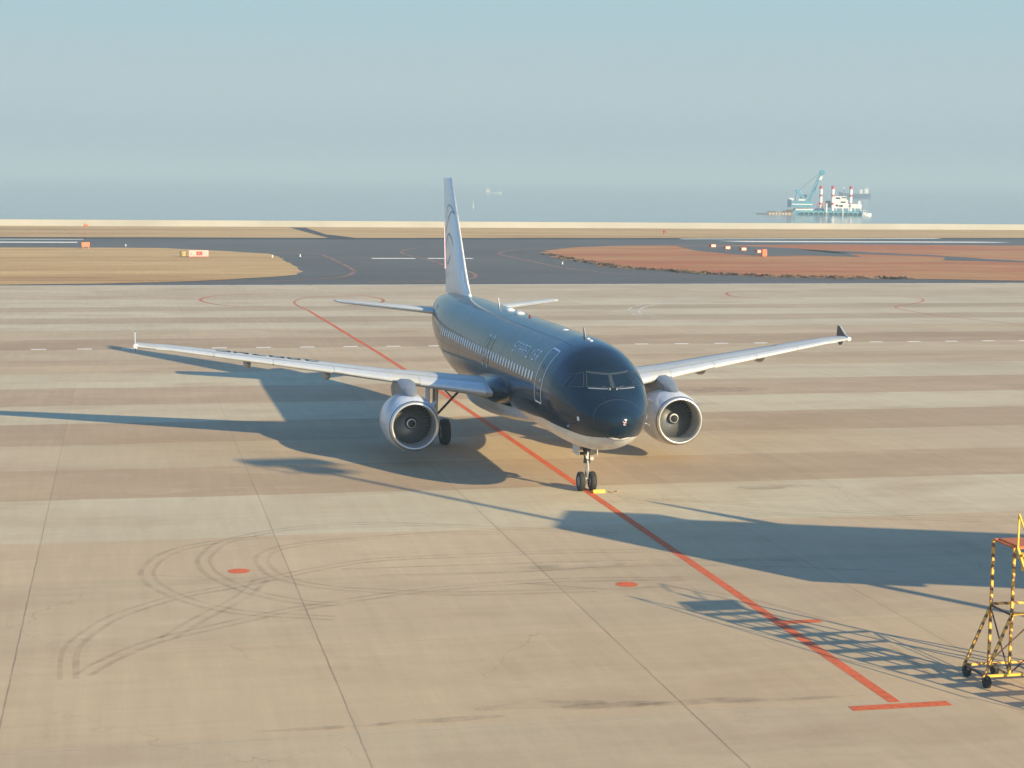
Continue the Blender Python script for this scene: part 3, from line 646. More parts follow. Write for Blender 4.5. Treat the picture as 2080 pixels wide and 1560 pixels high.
for sgn in (-1, 1):
    up2, lo2 = [], []
    for y in (0.6, 1.98, 3, 4.2, 5.4, 6.4, 8, 10, 12, 14, 15.5, 16.6, 16.95):
        le, c, z, tc, inc = wsec(y); F = foil(c, tc)
        up2.append([wpt(y, a, b, sgn) for a, b, _ in F]); lo2.append([wpt(y, a, d, sgn) for a, _, d in F])
    mb = MB(); mb.loft(up2, False, False); mb.add(up2[-1]+lo2[-1][::-1], [tuple(range(2*len(up2[-1])))])
    wing = Pt(mb, 'wing', M['wing'], smooth=50)
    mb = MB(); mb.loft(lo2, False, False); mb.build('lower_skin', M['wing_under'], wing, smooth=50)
    # slats: five polished leading-edge segments with gaps
    for y0, y1 in ((2.55, 5.15), (6.25, 8.6), (8.68, 11.1), (11.18, 13.6), (13.68, 16.1)):
        rings = []
        for k in range(5):
            y = y0+(y1-y0)*k/4; le, c, z, tc, inc = wsec(y); ring = []
            F = foil(c, tc, 60); F = [q for q in F if q[0] <= .135*c*(1.0 if y > 6.3 else .72)]
            F2 = [q for q in F if q[0] <= .04*c]
            for a, b, d in F[::-1]: ring.append(wpt(y, a-.008, b+.008, sgn))
            for a, b, d in F2[1:]: ring.append(wpt(y, a-.008, d-.008, sgn))
            rings.append(ring)
        mb = MB(); mb.loft(rings, False, False); mb.build('slat', M['slat'], wing, smooth=50)
    # flap, aileron and spoiler seams drawn as narrow gaps
    se = MB()
    def seam(P, w=.035):
        v = []
        for i, (y, f) in enumerate(P):
            le, c, z, tc, inc = wsec(y); x = f*c; k = f; yt = 5*tc*(.2969*math.sqrt(k)-.126*k-.3516*k*k+.2843*k**3-.1036*k**4)+.018*4*k*(1-k)
            q = np.array(wpt(y, x, yt*c+.006, sgn)); v.append(q)
        for a, b in zip(v[:-1], v[1:]):
            t = b-a; t /= np.linalg.norm(t); n = np.array([-t[1], t[0], 0])*w/2; se.add([a+n, a-n, b-n, b+n], [(0, 1, 2, 3)])
    seam([(y, .72) for y in np.linspace(2.4, 16.2, 20)]); seam([(y, .60) for y in np.linspace(2.9, 13, 16)])
    for y in (2.9, 6.5, 8.4, 10.0, 11.6, 13.0): seam([(y, .60), (y, .66), (y, .72)], .03)
    seam([(y, .15) for y in np.linspace(2.7, 16.2, 20)], .03)
    seam([(13.2, .72), (13.2, .86), (13.2, .99)], .03)
    se.build('panel_seams', M['dark'], wing)
    for y in (5.2, 8.7, 12.1):
        le, c, z, tc, inc = wsec(y); rings = []; L = 3.1-.08*y; x0 = .42*c
        for i in range(13):
            u = i/12; r = math.sin(math.pi*u**.8)**.7 if 0 < u < 1 else .02; ring = []
            for j in range(10):
                a = 2*math.pi*j/10; ring.append(wpt(y, x0+L*u, -.10*c*.6+.16*math.cos(a)*0-.14-.05*r+.24*r*math.sin(a), sgn)); q = ring[-1]; ring[-1] = (q[0]+.17*r*math.cos(a), q[1], q[2])
            rings.append(ring)
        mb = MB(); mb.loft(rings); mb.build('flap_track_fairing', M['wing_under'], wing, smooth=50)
    # tip fence
    y = 17.0; zt = wsec(16.95)[2]
    poly = [(14.60, zt+.05), (15.15, zt+.18), (15.75, zt+.52), (16.10, zt+.58), (16.15, zt+.25), (16.18, zt), (16.02, zt-.22), (15.85, zt-.38), (15.62, zt-.36), (15.25, zt-.10)]
    mb = MB(); mb.prism(poly, sgn*(y-.02), sgn*(y+.012), 'yz'); fence = mb.build('tip_fence', M['black'], wing)
    mb = MB(); mb.prism(poly, sgn*(y+.0125), sgn*(y+.03), 'yz'); mb.build('fence_outer_skin', M['white'], wing)
    mb = MB(); mb.tube([(sgn*y, a-.012, b) for a, b in poly[:3]], .035, 8); mb.build('fence_edge', M['slat'], wing, smooth=60)
    mb = MB(); mb.tube([(sgn*(y-.03), 14.56, zt+.02), (sgn*(y-.03), 15.3, zt+.02)], .10, 12, r2=.07); mb.build('tip_light', M['white'], wing, smooth=60)
    # registration on the starboard upper skin, read from behind
    if sgn < 0:
        rg = MB()
        for i, ch in enumerate('JA07MC'):
            for st in GLY[ch]:
                v = []
                for a, b in dens(st, 2):
                    y = 9.1+(i*.78+a*.52)*.98; f = .66-b*.32*1.0; le, c, z, tc, inc = wsec(y); k = f
                    yt = 5*tc*(.2969*math.sqrt(k)-.126*k-.3516*k*k+.2843*k**3-.1036*k**4)+.018*4*k*(1-k); v.append(np.array(wpt(y, f*c, yt*c+.012, sgn)))
                for p, q in zip(v[:-1], v[1:]):
                    t = q-p; t = t/(np.linalg.norm(t)+1e-9); n = np.array([-t[1], t[0], 0])*.07; rg.add([p+n-t*.06, p-n-t*.06, q-n+t*.06, q+n+t*.06], [(0, 1, 2, 3)])
        rg.build('registration', M['regblack'], wing)

# ------------------------------------------------------------------ tail
def tailfoil(stations, name, m_, vertical=False, sgn=1):
    rings = []
    for (span, le, te, z, tc) in stations:
        F = foil(te-le, tc, 14, 0)
        up3 = [(a, b) for a, b, _ in F]; lo3 = [(a, d) for a, _, d in F][1:-1][::-1]
        ring = [((b, le-5.07+a, z) if vertical else (sgn*span, le-5.07+a, z+b)) for a, b in up3+lo3]; rings.append(ring)
    mb = MB(); mb.loft(rings); return Pt(mb, name, m_, smooth=50)
fin = tailfoil([(0, 27.9, 36.1, 5.70, .035), (0, 29.2, 36.1, 6.05, .07), (0, 29.95, 36.15, 6.5, .10), (0, 30.7, 36.25, 7.3, .10), (0, 34.0, 36.85, 11.3, .10), (0, 34.45, 36.95, 11.85, .10), (0, 34.75, 37.0, 12.0, .07)], 'tail_fin', M['fin_white'], True)
mb = MB()
LEf = [(29.15, 6.02), (29.9, 6.5), (30.66, 7.3), (33.96, 11.3), (34.42, 11.85), (34.72, 12.0)]
mb.tube([(0, a-5.07+.02, b) for a, b in LEf], .055, 8); mb.build('fin_leading_edge', M['lip'], fin, smooth=60)
def finx(s, z):
    le = 30.7+(z-7.3)*.825; te = 36.25+(z-7.3)*.15; k = min(.99, max(.01, (s-le)/(te-le))); return 5*.10*(.2969*math.sqrt(k)-.126*k-.3516*k*k+.2843*k**3-.1036*k**4)*(te-le)
lg = MB()
def stroke(P, w, sgn=-1):
    P = smoothline(P, 8); v = []
    for i, (s, z) in enumerate(P):
        a, b = P[max(i-1, 0)], P[min(i+1, len(P)-1)]; t = b-a; t = t/np.linalg.norm(t); n = np.array([-t[1], t[0]])*w/2*(.4+.6*math.sin(math.pi*i/(len(P)-1)))
        for q in ((s+n[0], z+n[1]), (s-n[0], z-n[1])): v.append((sgn*(finx(*q)+.012), q[0]-5.07, q[1]))
    lg.add(v, [(2*i, 2*i+1, 2*i+3, 2*i+2) for i in range(len(P)-1)])
for sgn in (-1, 1):
    stroke([(35.6, 9.0), (34.9, 9.4), (34.2, 9.9), (33.6, 10.2), (33.1, 10.1)], .10, sgn); stroke([(35.6, 9.0), (35.2, 9.9), (34.6, 10.5), (33.7, 10.45), (33.1, 10.1)], .08, sgn)
    stroke([(35.5, 8.2), (34.8, 8.75), (34.0, 9.0), (33.2, 8.75), (32.7, 8.4)], .12, sgn); stroke([(35.4, 7.5), (34.6, 7.35), (33.9, 7.6), (33.4, 7.9)], .12, sgn)
lg.build('tail_emblem', M['logo'], fin)
rd = MB(); rd.tube([(0, 36.3-5.07+.03, 7.0), (0, 36.6-5.07+.03, 9.3)], .03, 6); rd.build('rudder_edge', M['pink'], fin)
for sgn in (-1, 1):
    st = tailfoil([(.3, 31.3, 35.3, 4.85, .10), (1.0, 31.75, 35.35, 4.90, .10), (5.9, 34.75, 36.45, 5.27, .10), (6.22, 35.15, 36.5, 5.29, .07)], 'tailplane', M['wing'], False, sgn)
    mb = MB(); mb.tube([(sgn*1.1, 31.8-5.07, 4.91), (sgn*5.9, 34.74-5.07, 5.27)], .045, 8); mb.build('tailplane_edge', M['lip'], st, smooth=60)

# ------------------------------------------------------------------ engines
EY, EZ = 11.215-5.07, 1.775
def engine(sgn):
    x = sgn*5.75; o = (x, EY, EZ)
    mb = MB(); mb.lathe([(.13, 1.035), (.4, 1.10), (.8, 1.155), (1.3, 1.185), (1.9, 1.18), (2.5, 1.13), (3.0, 1.04), (3.4, .94), (3.42, .90), (3.0, .86)], o, n=64)
    nac = Pt(mb, 'engine_nacelle', M['nacelle'], smooth=40)
    mb = MB(); mb.lathe([(.132, 1.037), (.06, 1.01), (.015, .975), (0, .945), (.012, .915), (.05, .895), (.14, .875)], o, n=64); mb.build('inlet_lip', M['lip'], nac, smooth=60)
    mb = MB(); mb.lathe([(.14, .875), (.35, .865), (.7, .87), (1.0, .875), (1.25, .875)], o, n=64); mb.build('inlet_duct', M['duct'], nac, smooth=60)
    mb = MB(); mb.lathe([(1.26, .875), (1.26, .01)], o, n=32); mb.build('fan_backplate', M['dark'], nac)
    mb = MB(); mb.lathe([(.72, .005), (.76, .07), (.86, .155), (1.0, .235), (1.15, .29), (1.24, .30)], o, n=32); mb.build('spinner', M['dark'], nac, smooth=60)
    mb = MB(); mb.lathe([(.86, .160), (.90, .186), (.925, .200)], (x, EY-.006, EZ), n=32)
    mb.build('spinner_ring', M['line'], nac, smooth=60)
    mb = MB(); mb.lathe([(3.0, .62), (3.6, .58), (4.2, .42), (4.25, .38)], o, n=40); mb.lathe([(4.0, .30), (4.5, .18), (4.9, .03)], o, n=24, cap=True); mb.build('core_exhaust', M['dark'], nac, smooth=40)
    me = None
    for k in range(36):
        if me is None:
            b = MB(); g = []
            for i in range(5):
                r = .26+(.865-.26)*i/4; tw = R(25+35*i/4); w = .05+.055*i/4
                for u in (-1, 1): g.append((x+u*w*math.cos(tw), EY+1.1+u*w*.8*math.sin(tw), EZ+r))
            b.add(g, [(2*i, 2*i+1, 2*i+3, 2*i+2) for i in range(4)]); bo = b.build('fan_blade', M['blade'], nac, smooth=60); me = bo.data
            Mi = Matrix.Translation((-x, -EY-1.1, -EZ)); me.transform(Mi); bo.location = (x, EY+1.1, EZ)
        else:
            bo = bpy.data.objects.new('fan_blade', me); sc.collection.objects.link(bo); bo.parent = nac; bo.location = (x, EY+1.1, EZ); bo.rotation_euler = (0, R(10*k), 0)
    # pylon
    rings = []
    for (y, zt, zb, w) in ((.75, 1.15, 1.05, .12), (1.1, 1.30, .9, .24), (1.7, 1.50, .9, .32), (2.4, 1.66, .9, .36), (3.2, 1.72, .8, .34), (4.2, 1.55, .55, .30), (5.6, 1.15, .75, .16), (6.6, .95, .85, .04)):
        rings.append([(x-w, EY+y, EZ+zb), (x-w, EY+y, EZ+zt-.08), (x-w*.5, EY+y, EZ+zt), (x+w*.5, EY+y, EZ+zt), (x+w, EY+y, EZ+zt-.08), (x+w, EY+y, EZ+zb)])
    mb = MB(); mb.loft(rings); mb.build('pylon', M['pylon'], nac, smooth=50)
    mb = MB(); mb.lathe([(.118, 1.036), (.125, 1.043), (.165, 1.053), (.172, 1.046)], o, n=64); mb.build('cowl_gap', M['dark'], nac, smooth=60)
    for s2 in (-1, 1):   # strake on the cowl
        if s2 == sgn: continue
        mb = MB(); a = R(55); rr = 1.15; cx, cz = x+s2*rr*math.sin(a), EZ+rr*math.cos(a); dx, dz = s2*math.sin(a), math.cos(a)
        mb.add([(cx, EY+.9, cz), (cx+dx*.3, EY+1.6, cz+dz*.3), (cx+dx*.3, EY+1.9, cz+dz*.3), (cx, EY+2.0, cz)], [(0, 1, 2, 3)]); mb.build('nacelle_strake', M['white'], nac)
engine(-1); engine(1)

# ------------------------------------------------------------------ landing gear
def wheel(parent, x, y, r, w, n=40):
    t = MB(); t.lathe([(-w*.36, r*.56), (-w*.5, r*.66), (-w*.5, r*.82), (-w*.40, r*.95), (-w*.2, r*.995), (-w*.14, r*.985), (-w*.08, r), (w*.08, r), (w*.14, r*.985), (w*.2, r*.995), (w*.40, r*.95), (w*.5, r*.82), (w*.5, r*.66), (w*.36, r*.56)], (x, y, r), 'x', n); ty = t.build('tyre', M['rubber'], parent, smooth=35)
    t = MB(); t.lathe([(-w*.38, .02), (-w*.38, r*.25), (-w*.28, r*.35), (-w*.28, r*.5), (-w*.37, r*.57), (w*.37, r*.57), (w*.28, r*.5), (w*.28, r*.35), (w*.38, r*.25), (w*.38, .02)], (x, y, r), 'x', 24, True); t.build('rim', M['rim'], parent, smooth=30)
ng = MB(); ng.tube([(0, .0, 1.15), (0, -.03, 2.1)], .12, 16); ng.box(-.2, .2, .02, .3, 1.72, 2.0); ng.tube([(-.24, .05, 1.95), (-.06, .02, 1.5)], .05, 8); ng.tube([(.24, .05, 1.95), (.06, .02, 1.5)], .05, 8); ng.tube([(0, .0, 1.1), (0, .0, 1.22)], .135, 16); ng.tube([(0, -.02, 1.6), (0, -.03, 1.72)], .14, 16)
ng.tube([(0, -.05, 1.5), (-.02, .95, 2.05)], .045, 8); ng.tube([(-.28, -.02, 1.48), (.28, -.02, 1.48)], .06, 10); ng.tube([(-.14, 0, 1.9), (-.16, -.02, 2.1)], .07, 8); ng.tube([(.14, 0, 1.9), (.16, -.02, 2.1)], .07, 8)
NG = Pt(ng, 'nose_gear', M['dark'], smooth=40)
t = MB(); t.tube([(0, 0, .38), (0, -.0, 1.16)], .065, 16); t.tube([(-.26, 0, .38), (.26, 0, .38)], .05, 12); t.build('oleo_strut', M['chrome'], NG, smooth=40)
t = MB(); t.tube([(0, -.11, 1.2), (0, -.26, .85)], .03, 8); t.tube([(0, -.26, .85), (0, -.07, .5)], .03, 8); t.tube([(-.06, -.07, .5), (.06, -.07, .5)], .035, 8); t.build('torque_link', M['steel'], NG, smooth=40)
t = MB(); t.tube([(0, -.115, 1.26), (0, -.125, 2.0)], .03, 8); t.tube([(-.05, -.12, 1.3), (-.07, -.08, 1.5)], .02, 6); t.build('hydraulic_line', M['white'], NG, smooth=40)
for sx in (-.23, .23): wheel(NG, sx, 0, .382, .225)
for sx, nm in ((.16, 'taxi_light'), (-.15, 'taxi_light')):
    t = MB(); t.lathe([(-.02, .075), (.0, .085), (.08, .05), (.1, .01)], (sx, -.16, 1.30 if sx > 0 else 1.50), 'y', 16, True); t.build(nm, M['lip'] if sx > 0 else M['dark'], NG, smooth=40)
for sx in (-1, 1):
    t = MB(); t.prism([(-.15, 1.42), (.75, 1.42), (.85, 1.95), (-.25, 1.9)], sx*.36, sx*.38, 'yz'); t.build('gear_door', M['white'], NG)
def main_gear(sgn):
    x = sgn*3.795; y = 12.64
    t = MB(); t.tube([(x, y, 1.0), (x-sgn*.05, y+.02, 3.0)], .13, 16); t.tube([(x-.62*0-.02, y, 1.35), (x+.02, y, 1.35)], .17, 12)
    g = Pt(t, 'main_gear', M['steel'], smooth=40)
    t = MB(); t.tube([(x, y, .585), (x, y, 1.05)], .09, 16); t.tube([(x-.48, y, .585), (x+.48, y, .585)], .075, 12); t.build('oleo_strut', M['chrome'], g, smooth=40)
    t = MB(); t.tube([(x-sgn*.05, y-.1, 1.35), (x-sgn*.75, y-.15, 2.1)], .055, 8); t.tube([(x-sgn*.75, y-.15, 2.1), (x-sgn*1.5, y-.1, 2.85)], .055, 8); t.tube([(x-sgn*.15, y-.1, 2.8), (x-sgn*.8, y-.15, 2.12)], .03, 8); t.build('side_stay', M['dark'], g, smooth=40)
    t = MB(); t.tube([(x, y+.12, 1.3), (x, y+.42, 1.0)], .04, 8); t.tube([(x, y+.42, 1.0), (x, y+.1, .65)], .04, 8); t.build('torque_link', M['steel'], g, smooth=40)
    t = MB(); t.prism([(y-.42, 1.35), (y+.5, 1.35), (y+.55, 2.9), (y-.5, 2.9)], x+sgn*.30, x+sgn*.34, 'yz'); t.build('gear_door', M['white'], g)
    for d in (-.465, .465): wheel(g, x+d, y, .585, .43)
main_gear(-1); main_gear(1)
def chock(x, y, label):
    t = MB(); t.prism([(y-.10, 0.004), (y+.10, .004), (y+.03, .13), (y-.03, .13)], x-.24, x+.24, 'yz'); o = t.build('wheel_chock', M['yellow'], bevel=.01)
    tag(o, label, 'wheel chock', 'yellow chocks at the nose wheel'); return o
chock(.36, -.52, 'yellow wedge chock lying in front of the nose wheel')
t = MB(); t.tube([(.95+.16*math.cos(a), -.45+.16*math.sin(a), .02) for a in np.linspace(0, 5.6, 24)], .012, 6); t.tube([(1.10, -.42, .02), (1.2, -.38, .03)], .03, 6)
tag(t.build('rope_loop', M['wood'], smooth=60), 'small pale loop of rope on the concrete right of the yellow chock', 'rope')

# ------------------------------------------------------------------ yellow maintenance stand at the right edge
def stand():
    H_ = 3.40; T = empty('maintenance_stand', (2.62, -27.6, 0), label='yellow and black striped rolling access stand with an orange platform, at the right edge', cat='access stand')
    xo, x0, x1, x2 = 0, .64, 2.26, 2.9; y0, y1 = 0, 1.04
    def bar(a, b, name, m_, r=.042, par=T): t = MB(); t.tube([a, b], r, square=True); return t.build(name, m_, par)
    for y in (y0, y1):
        bar((x0, y, .30), (x0, y, H_), 'post', M['stripe']); bar((x1, y, .30), (x1, y, H_), 'post', M['stripe'])
        bar((xo, y, .30), (x0, y, 1.76), 'brace', M['stripe']); bar((x2, y, .30), (x1, y, 1.76), 'brace', M['stripe'])
        bar((xo-.04, y, .29), (x2+.04, y, .29), 'base_rail', M['stripe'] if y == y1 else M['yellow'], .04); bar((x0, y, 1.79), (x1, y, 1.79), 'cross_rail', M['stripe'] if y == y1 else M['yellow'])
        bar((x0, y, H_), (x1, y, H_), 'cross_rail', M['platform'], .03)
        bar((x0, y, .3), (x1, y, 1.7), 'diagonal', M['rust'], .02)
    for x in (xo, x0, x1, x2): bar((x, y0, .29), (x, y1, .29), 'base_rail', M['rust'] if x == xo else M['stripe'], .032)
    for x in (x0, x1): bar((x, y0, 1.76), (x, y1, 1.76), 'cross_rail', M['rust'], .03); bar((x, y0, H_), (x, y1, H_), 'cross_rail', M['platform'], .03)
    bar((x0, y0, .3), (x0, y1, 1.7), 'diagonal', M['rust'], .02)
    t = MB(); t.box(x0+.14, x1, y0+.02, y1-.02, H_-.04, H_+.03); t.build('platform', M['platform'], T)
    for x, y in ((xo, y0), (xo, y1), (x0+.1, y1), (x2, y0), (x2, y1)):
        t = MB(); t.lathe([(-.05, .12), (-.05, .15), (.05, .15), (.05, .12)], (x+.05, y-.03, .152), 'x', 20, True); c = t.build('caster', M['rubber'], T, smooth=40)
        t = MB(); t.box(x-.02, x+.12, y-.03, y+.03, .17, .26); t.build('caster_fork', M['dark'], c)
    for z in (.5, .95): bar((x1, y0, H_+z), (x1, y1, H_+z), 'guard_rail', M['yellow'], .02)
    for (x, y) in ((x1, y0), (x1, y1)): bar((x, y, H_), (x, y, H_+.95), 'guard_post', M['yellow'], .022)
    sx0, sx1 = x0+.06, x1-.04; ty, by = y0-.05, y0-2.9
    for x in (sx0, sx1):
        bar((x, ty, H_), (x, by, .10), 'stringer', M['yellow'], .04)
        bar((x, ty, H_), (x, ty, H_+.82), 'hand_rail', M['yellow'], .026); bar((x, ty, H_+.82), (x, by-.2, .95), 'hand_rail', M['yellow'], .026)
        for k in (.33, .66, 1): yy = ty+(by-ty)*k; zz = H_+(.10-H_)*k; bar((x, yy, zz), (x, yy, zz+.82), 'baluster', M['yellow'], .018)
    for f in (.36, .68): x = sx0+(sx1-sx0)*f; bar((x, ty, H_-.1), (x, by, .05), 'stringer', M['yellow'], .03)
    n = 13
    for k in range(n):
        u = (k+.5)/n; yy = ty+(by-ty)*u; zz = H_+(.10-H_)*u
        t = MB(); t.box(sx0, sx1, yy-.15, yy+.13, zz-.02, zz+.02); t.box(sx0, sx1, yy+.11, yy+.13, zz-.12, zz-.021); t.build('tread', M['yellow'], T)
    return T
stand()

# ------------------------------------------------------------------ things just outside the frame whose shadows fall across the apron
def boarding_bridge():
    u = np.array([.926, -.377]); w = np.array([.377, .926])*1.0; o = np.array([8.42, -25.35]); z0, z1 = 3.65, 7.4
    B = empty('boarding_bridge', (0, 0, 0), label='boarding bridge beyond the right edge whose broad shadow crosses the orange line', cat='boarding bridge')
    def P(a, b): q = o+u*a+w*b; return (q[0], q[1])
    def prism(a0, a1, b0, b1, za, zb, name, m_):
        t = MB(); q = [P(a0, b0), P(a1, b0), P(a1, b1), P(a0, b1)]; t.loft([[(x, y, za) for x, y in q], [(x, y, zb) for x, y in q]]); return t.build(name, m_, B)
    prism(0, 3.4, 0, 3.3, z0, z1, 'cab', M['bridge']); prism(3.4, 20, .25, 3.1, z0+.1, z1-.35, 'tunnel', M['bridge']); prism(20, 36, .45, 2.9, z0+.35, z1-.6, 'tunnel', M['bridge'])
    prism(.3, 2.6, 3.3, 3.36, z0+.9, z1-.5, 'cab_window', M['glass'])
    t = MB(); q = P(9, .8); t.tube([(q[0], q[1], .9), (q[0], q[1], 4)], .22, 12); q = P(9, 2.7); t.tube([(q[0], q[1], .9), (q[0], q[1], 4)], .22, 12); a, b = P(9, -.6), P(9, 4.1); t.tube([(a[0], a[1], .9), (b[0], b[1], .9)], .3, 12); t.build('lift_column', M['steel'], B, smooth=40)
    for b in (-.3, 3.8): q = P(9, b); t = MB(); t.lathe([(-.25, .3), (-.25, .6), (.25, .6), (.25, .3)], (q[0], q[1], .6), 'x', 24, True); t.build('wheel', M['rubber'], B, smooth=40)
    t = MB(); q = P(6.95, 2.75); t.tube([(q[0], q[1], z1-.4), (q[0], q[1], z1+1.75)], .30, 10, r2=.08); t.build('mast', M['steel'], B)
    t = MB(); a, b = P(2.5, 3.3), P(6.0, 3.9); t.tube([(a[0], a[1], z0), (b[0], b[1], .3)], .07, 8); a, b = P(2.5, 4.0), P(6.0, 4.6); t.tube([(a[0], a[1], z0), (b[0], b[1], .3)], .07, 8); t.build('service_stair', M['steel'], B)
boarding_bridge()
def mast():
    bx, by, H_ = 15.8, -35.2, 17.6
    T = empty('floodlight_mast', (bx, by, 0), label='tall floodlight mast beyond the right edge whose thin shadow reaches behind the engine', cat='light mast')
    t = MB(); t.tube([(0, 0, 0), (0, 0, H_)], .22, 16, r2=.13); t.build('pole', M['steel'], T, smooth=40)
    t = MB()
    for z in (H_-1.1, H_-.2): t.tube([(-1.4, 0, z), (1.4, 0, z)], .06, 8)
    for x in (-1.4, 1.4): t.tube([(x, 0, H_-1.3), (x, 0, H_)], .05, 8)
    t.build('head_frame', M['steel'], T)
    for z in (H_-1.1, H_-.2):
        for k in (range(4) if z > H_-1 else (1, 2)): t = MB(); x = -1.2+.8*k+(.3 if z > H_-1 else 0); t.box(x-.36, x+.36, .05, .6, z-.32, z+.32); t.build('floodlight', M['dark'], T)
mast()

# ------------------------------------------------------------------ airfield furniture
def seawall():
    t = MB(); t.prism([(350.2, -6), (356, -6), (352.6, 1.45), (350.2, 1.45)], -2500, 3500, 'yz')
    w = t.build('sea_wall', M['concrete']); tag(w, 'long low pale concrete sea wall between the dry grass and the sea', 'sea wall')
seawall()
def frangible(x, y, w, h, d, m_, name, label, cat, group=None, legs=True, rz=0):
    o = empty(name, (x, y, .02), rz, label=label, cat=cat, group=group)
    t = MB(); t.box(-w/2, w/2, -d/2, d/2, .25, .25+h); t.build('housing', m_, o, bevel=.03)
    t = MB(); t.box(-w/2+.06, w/2-.06, -d/2-.02, -d/2-.005, .31, .25+h-.08); t.build('lens', M['lens'], o)
    for a in (-1, 1): t = MB(); t.tube([(a*w*.35, 0, 0), (a*w*.35, 0, .26)], .04, 8); t.build('leg', M['orange'], o)
    return o
for x, y, wd in ((83.5, 230.7, 'farthest from the cabinet'), (83.3, 222.5, 'second farthest from the cabinet'), (84.1, 216.7, 'second nearest to the cabinet'), (83.5, 207.5, 'right beside the cabinet')):
    frangible(x, y, .95, .5, .9, M['orange'], 'approach_light', 'white and orange light box on the pad, '+wd, 'approach light', 'approach light boxes on the pad', rz=.2)
cb = MB(); cb.box(-.4, .4, -.35, .35, 0, 1.1); cb = cb.build('control_cabinet', M['orange'], bevel=.05); cb.location = (81.9, 200.6, .02); tag(cb, 'orange control cabinet standing nearest on the edge of the paved pad', 'cabinet')
ob = empty('marker_board', (-23.4, 226.5, .02), .3, label='small orange marker board on the edge of the tan grass', cat='marker board')
t = MB(); t.box(-.65, .65, -.1, .1, .3, 1.0); t.build('panel', M['orange'], ob); 
for a in (-.45, .45): t = MB(); t.box(a-.05, a+.05, -.05, .05, 0, .3); t.build('leg', M['orange'], ob)
def windsock(x, y, label, H_=2.2, L=.8, m_=None):
    o = empty('wind_sock', (x, y, .02), .2, label=label, cat='wind sock')
    t = MB(); t.tube([(0, 0, 0), (0, 0, H_)], .05, 8); t.build('pole', M['redpaint'], o)
    t = MB(); t.tube([(0, 0, H_-.2), (L, 0, H_-.3)], .28, 12, r2=.12); t.build('sock', m_ or M['orange'], o, smooth=40)
windsock(-24.9, 290, 'faint orange wind sock on the far grass strip above the orange marker board')
windsock(96.4, 301, 'small dark red wind sock alone on the far grass strip', 1.0, .6, M['redpaint'])
def sign():
    o = empty('airfield_sign', (-6.9, 196.2, .02), .22, label='low pale pink guidance sign with a red square, on the tan grass', cat='airfield sign')
    t = MB(); t.box(-1.35, 1.55, -.12, .12, .12, 1.0); t.build('panel', mat('pink_white_panel', (.80, .36, .32), .5), o, bevel=.02)
    t = MB(); t.box(-.25, .65, -.135, -.121, .27, .84); s = t.build('red_square', M['redpaint'], o)
    t = MB()
    t.tube([(0.0, -.14, .42), (.18, -.14, .68), (.36, -.14, .42)], .035, 6); t.build('letter', M['pink'], s)
    t = MB(); t.box(-1.15, -.85, -.135, -.121, .3, .75); t.box(-.75, -.5, -.135, -.121, .25, .45); t.box(.9, 1.35, -.135, -.121, .62, .72); t.box(.9, 1.35, -.135, -.121, .32, .42); t.build('worn_marks', mat('pink_marks', (.6, .25, .25), .6), o)
    for x in (-1.2, 0, 1.3): t = MB(); t.box(x-.04, x+.04, -.05, .05, 0, .12); t.build('leg', M['orange'], o)
    d = MB(); d.lathe([(0, .02), (0, .42), (.7, .5), (.74, .02)], (0, 0, .15), 'z', 20, True); d = d.build('marker_drum', M['tan'], smooth=40); d.location = (-9.0, 196.6, .02); tag(d, 'round tan marker drum at the left end of the guidance sign', 'marker drum')
sign()
def edge_light(x, y, label):
    t = MB(); t.lathe([(0, .15), (.06, .15), (.08, .05), (.2, .05), (.21, .10), (.30, .09), (.34, .03)], (0, 0, 0), 'z', 16, True); o = t.build('edge_light', M['whitepaint'], smooth=40); o.location = (x, y, .02)
    tag(o, label, 'edge light', 'white edge lights beside the taxiway')
edge_light(-17.1, 236, 'small white edge light on the asphalt left of the guidance sign')
edge_light(3.9, 196.4, 'small white edge light near the tip of the tan grass island')
edge_light(8.2, 198.5, 'tiny white edge light on the asphalt just beyond the grass tip')
edge_light(42.8, 176, 'tiny white edge light on the asphalt near the reddish grass')

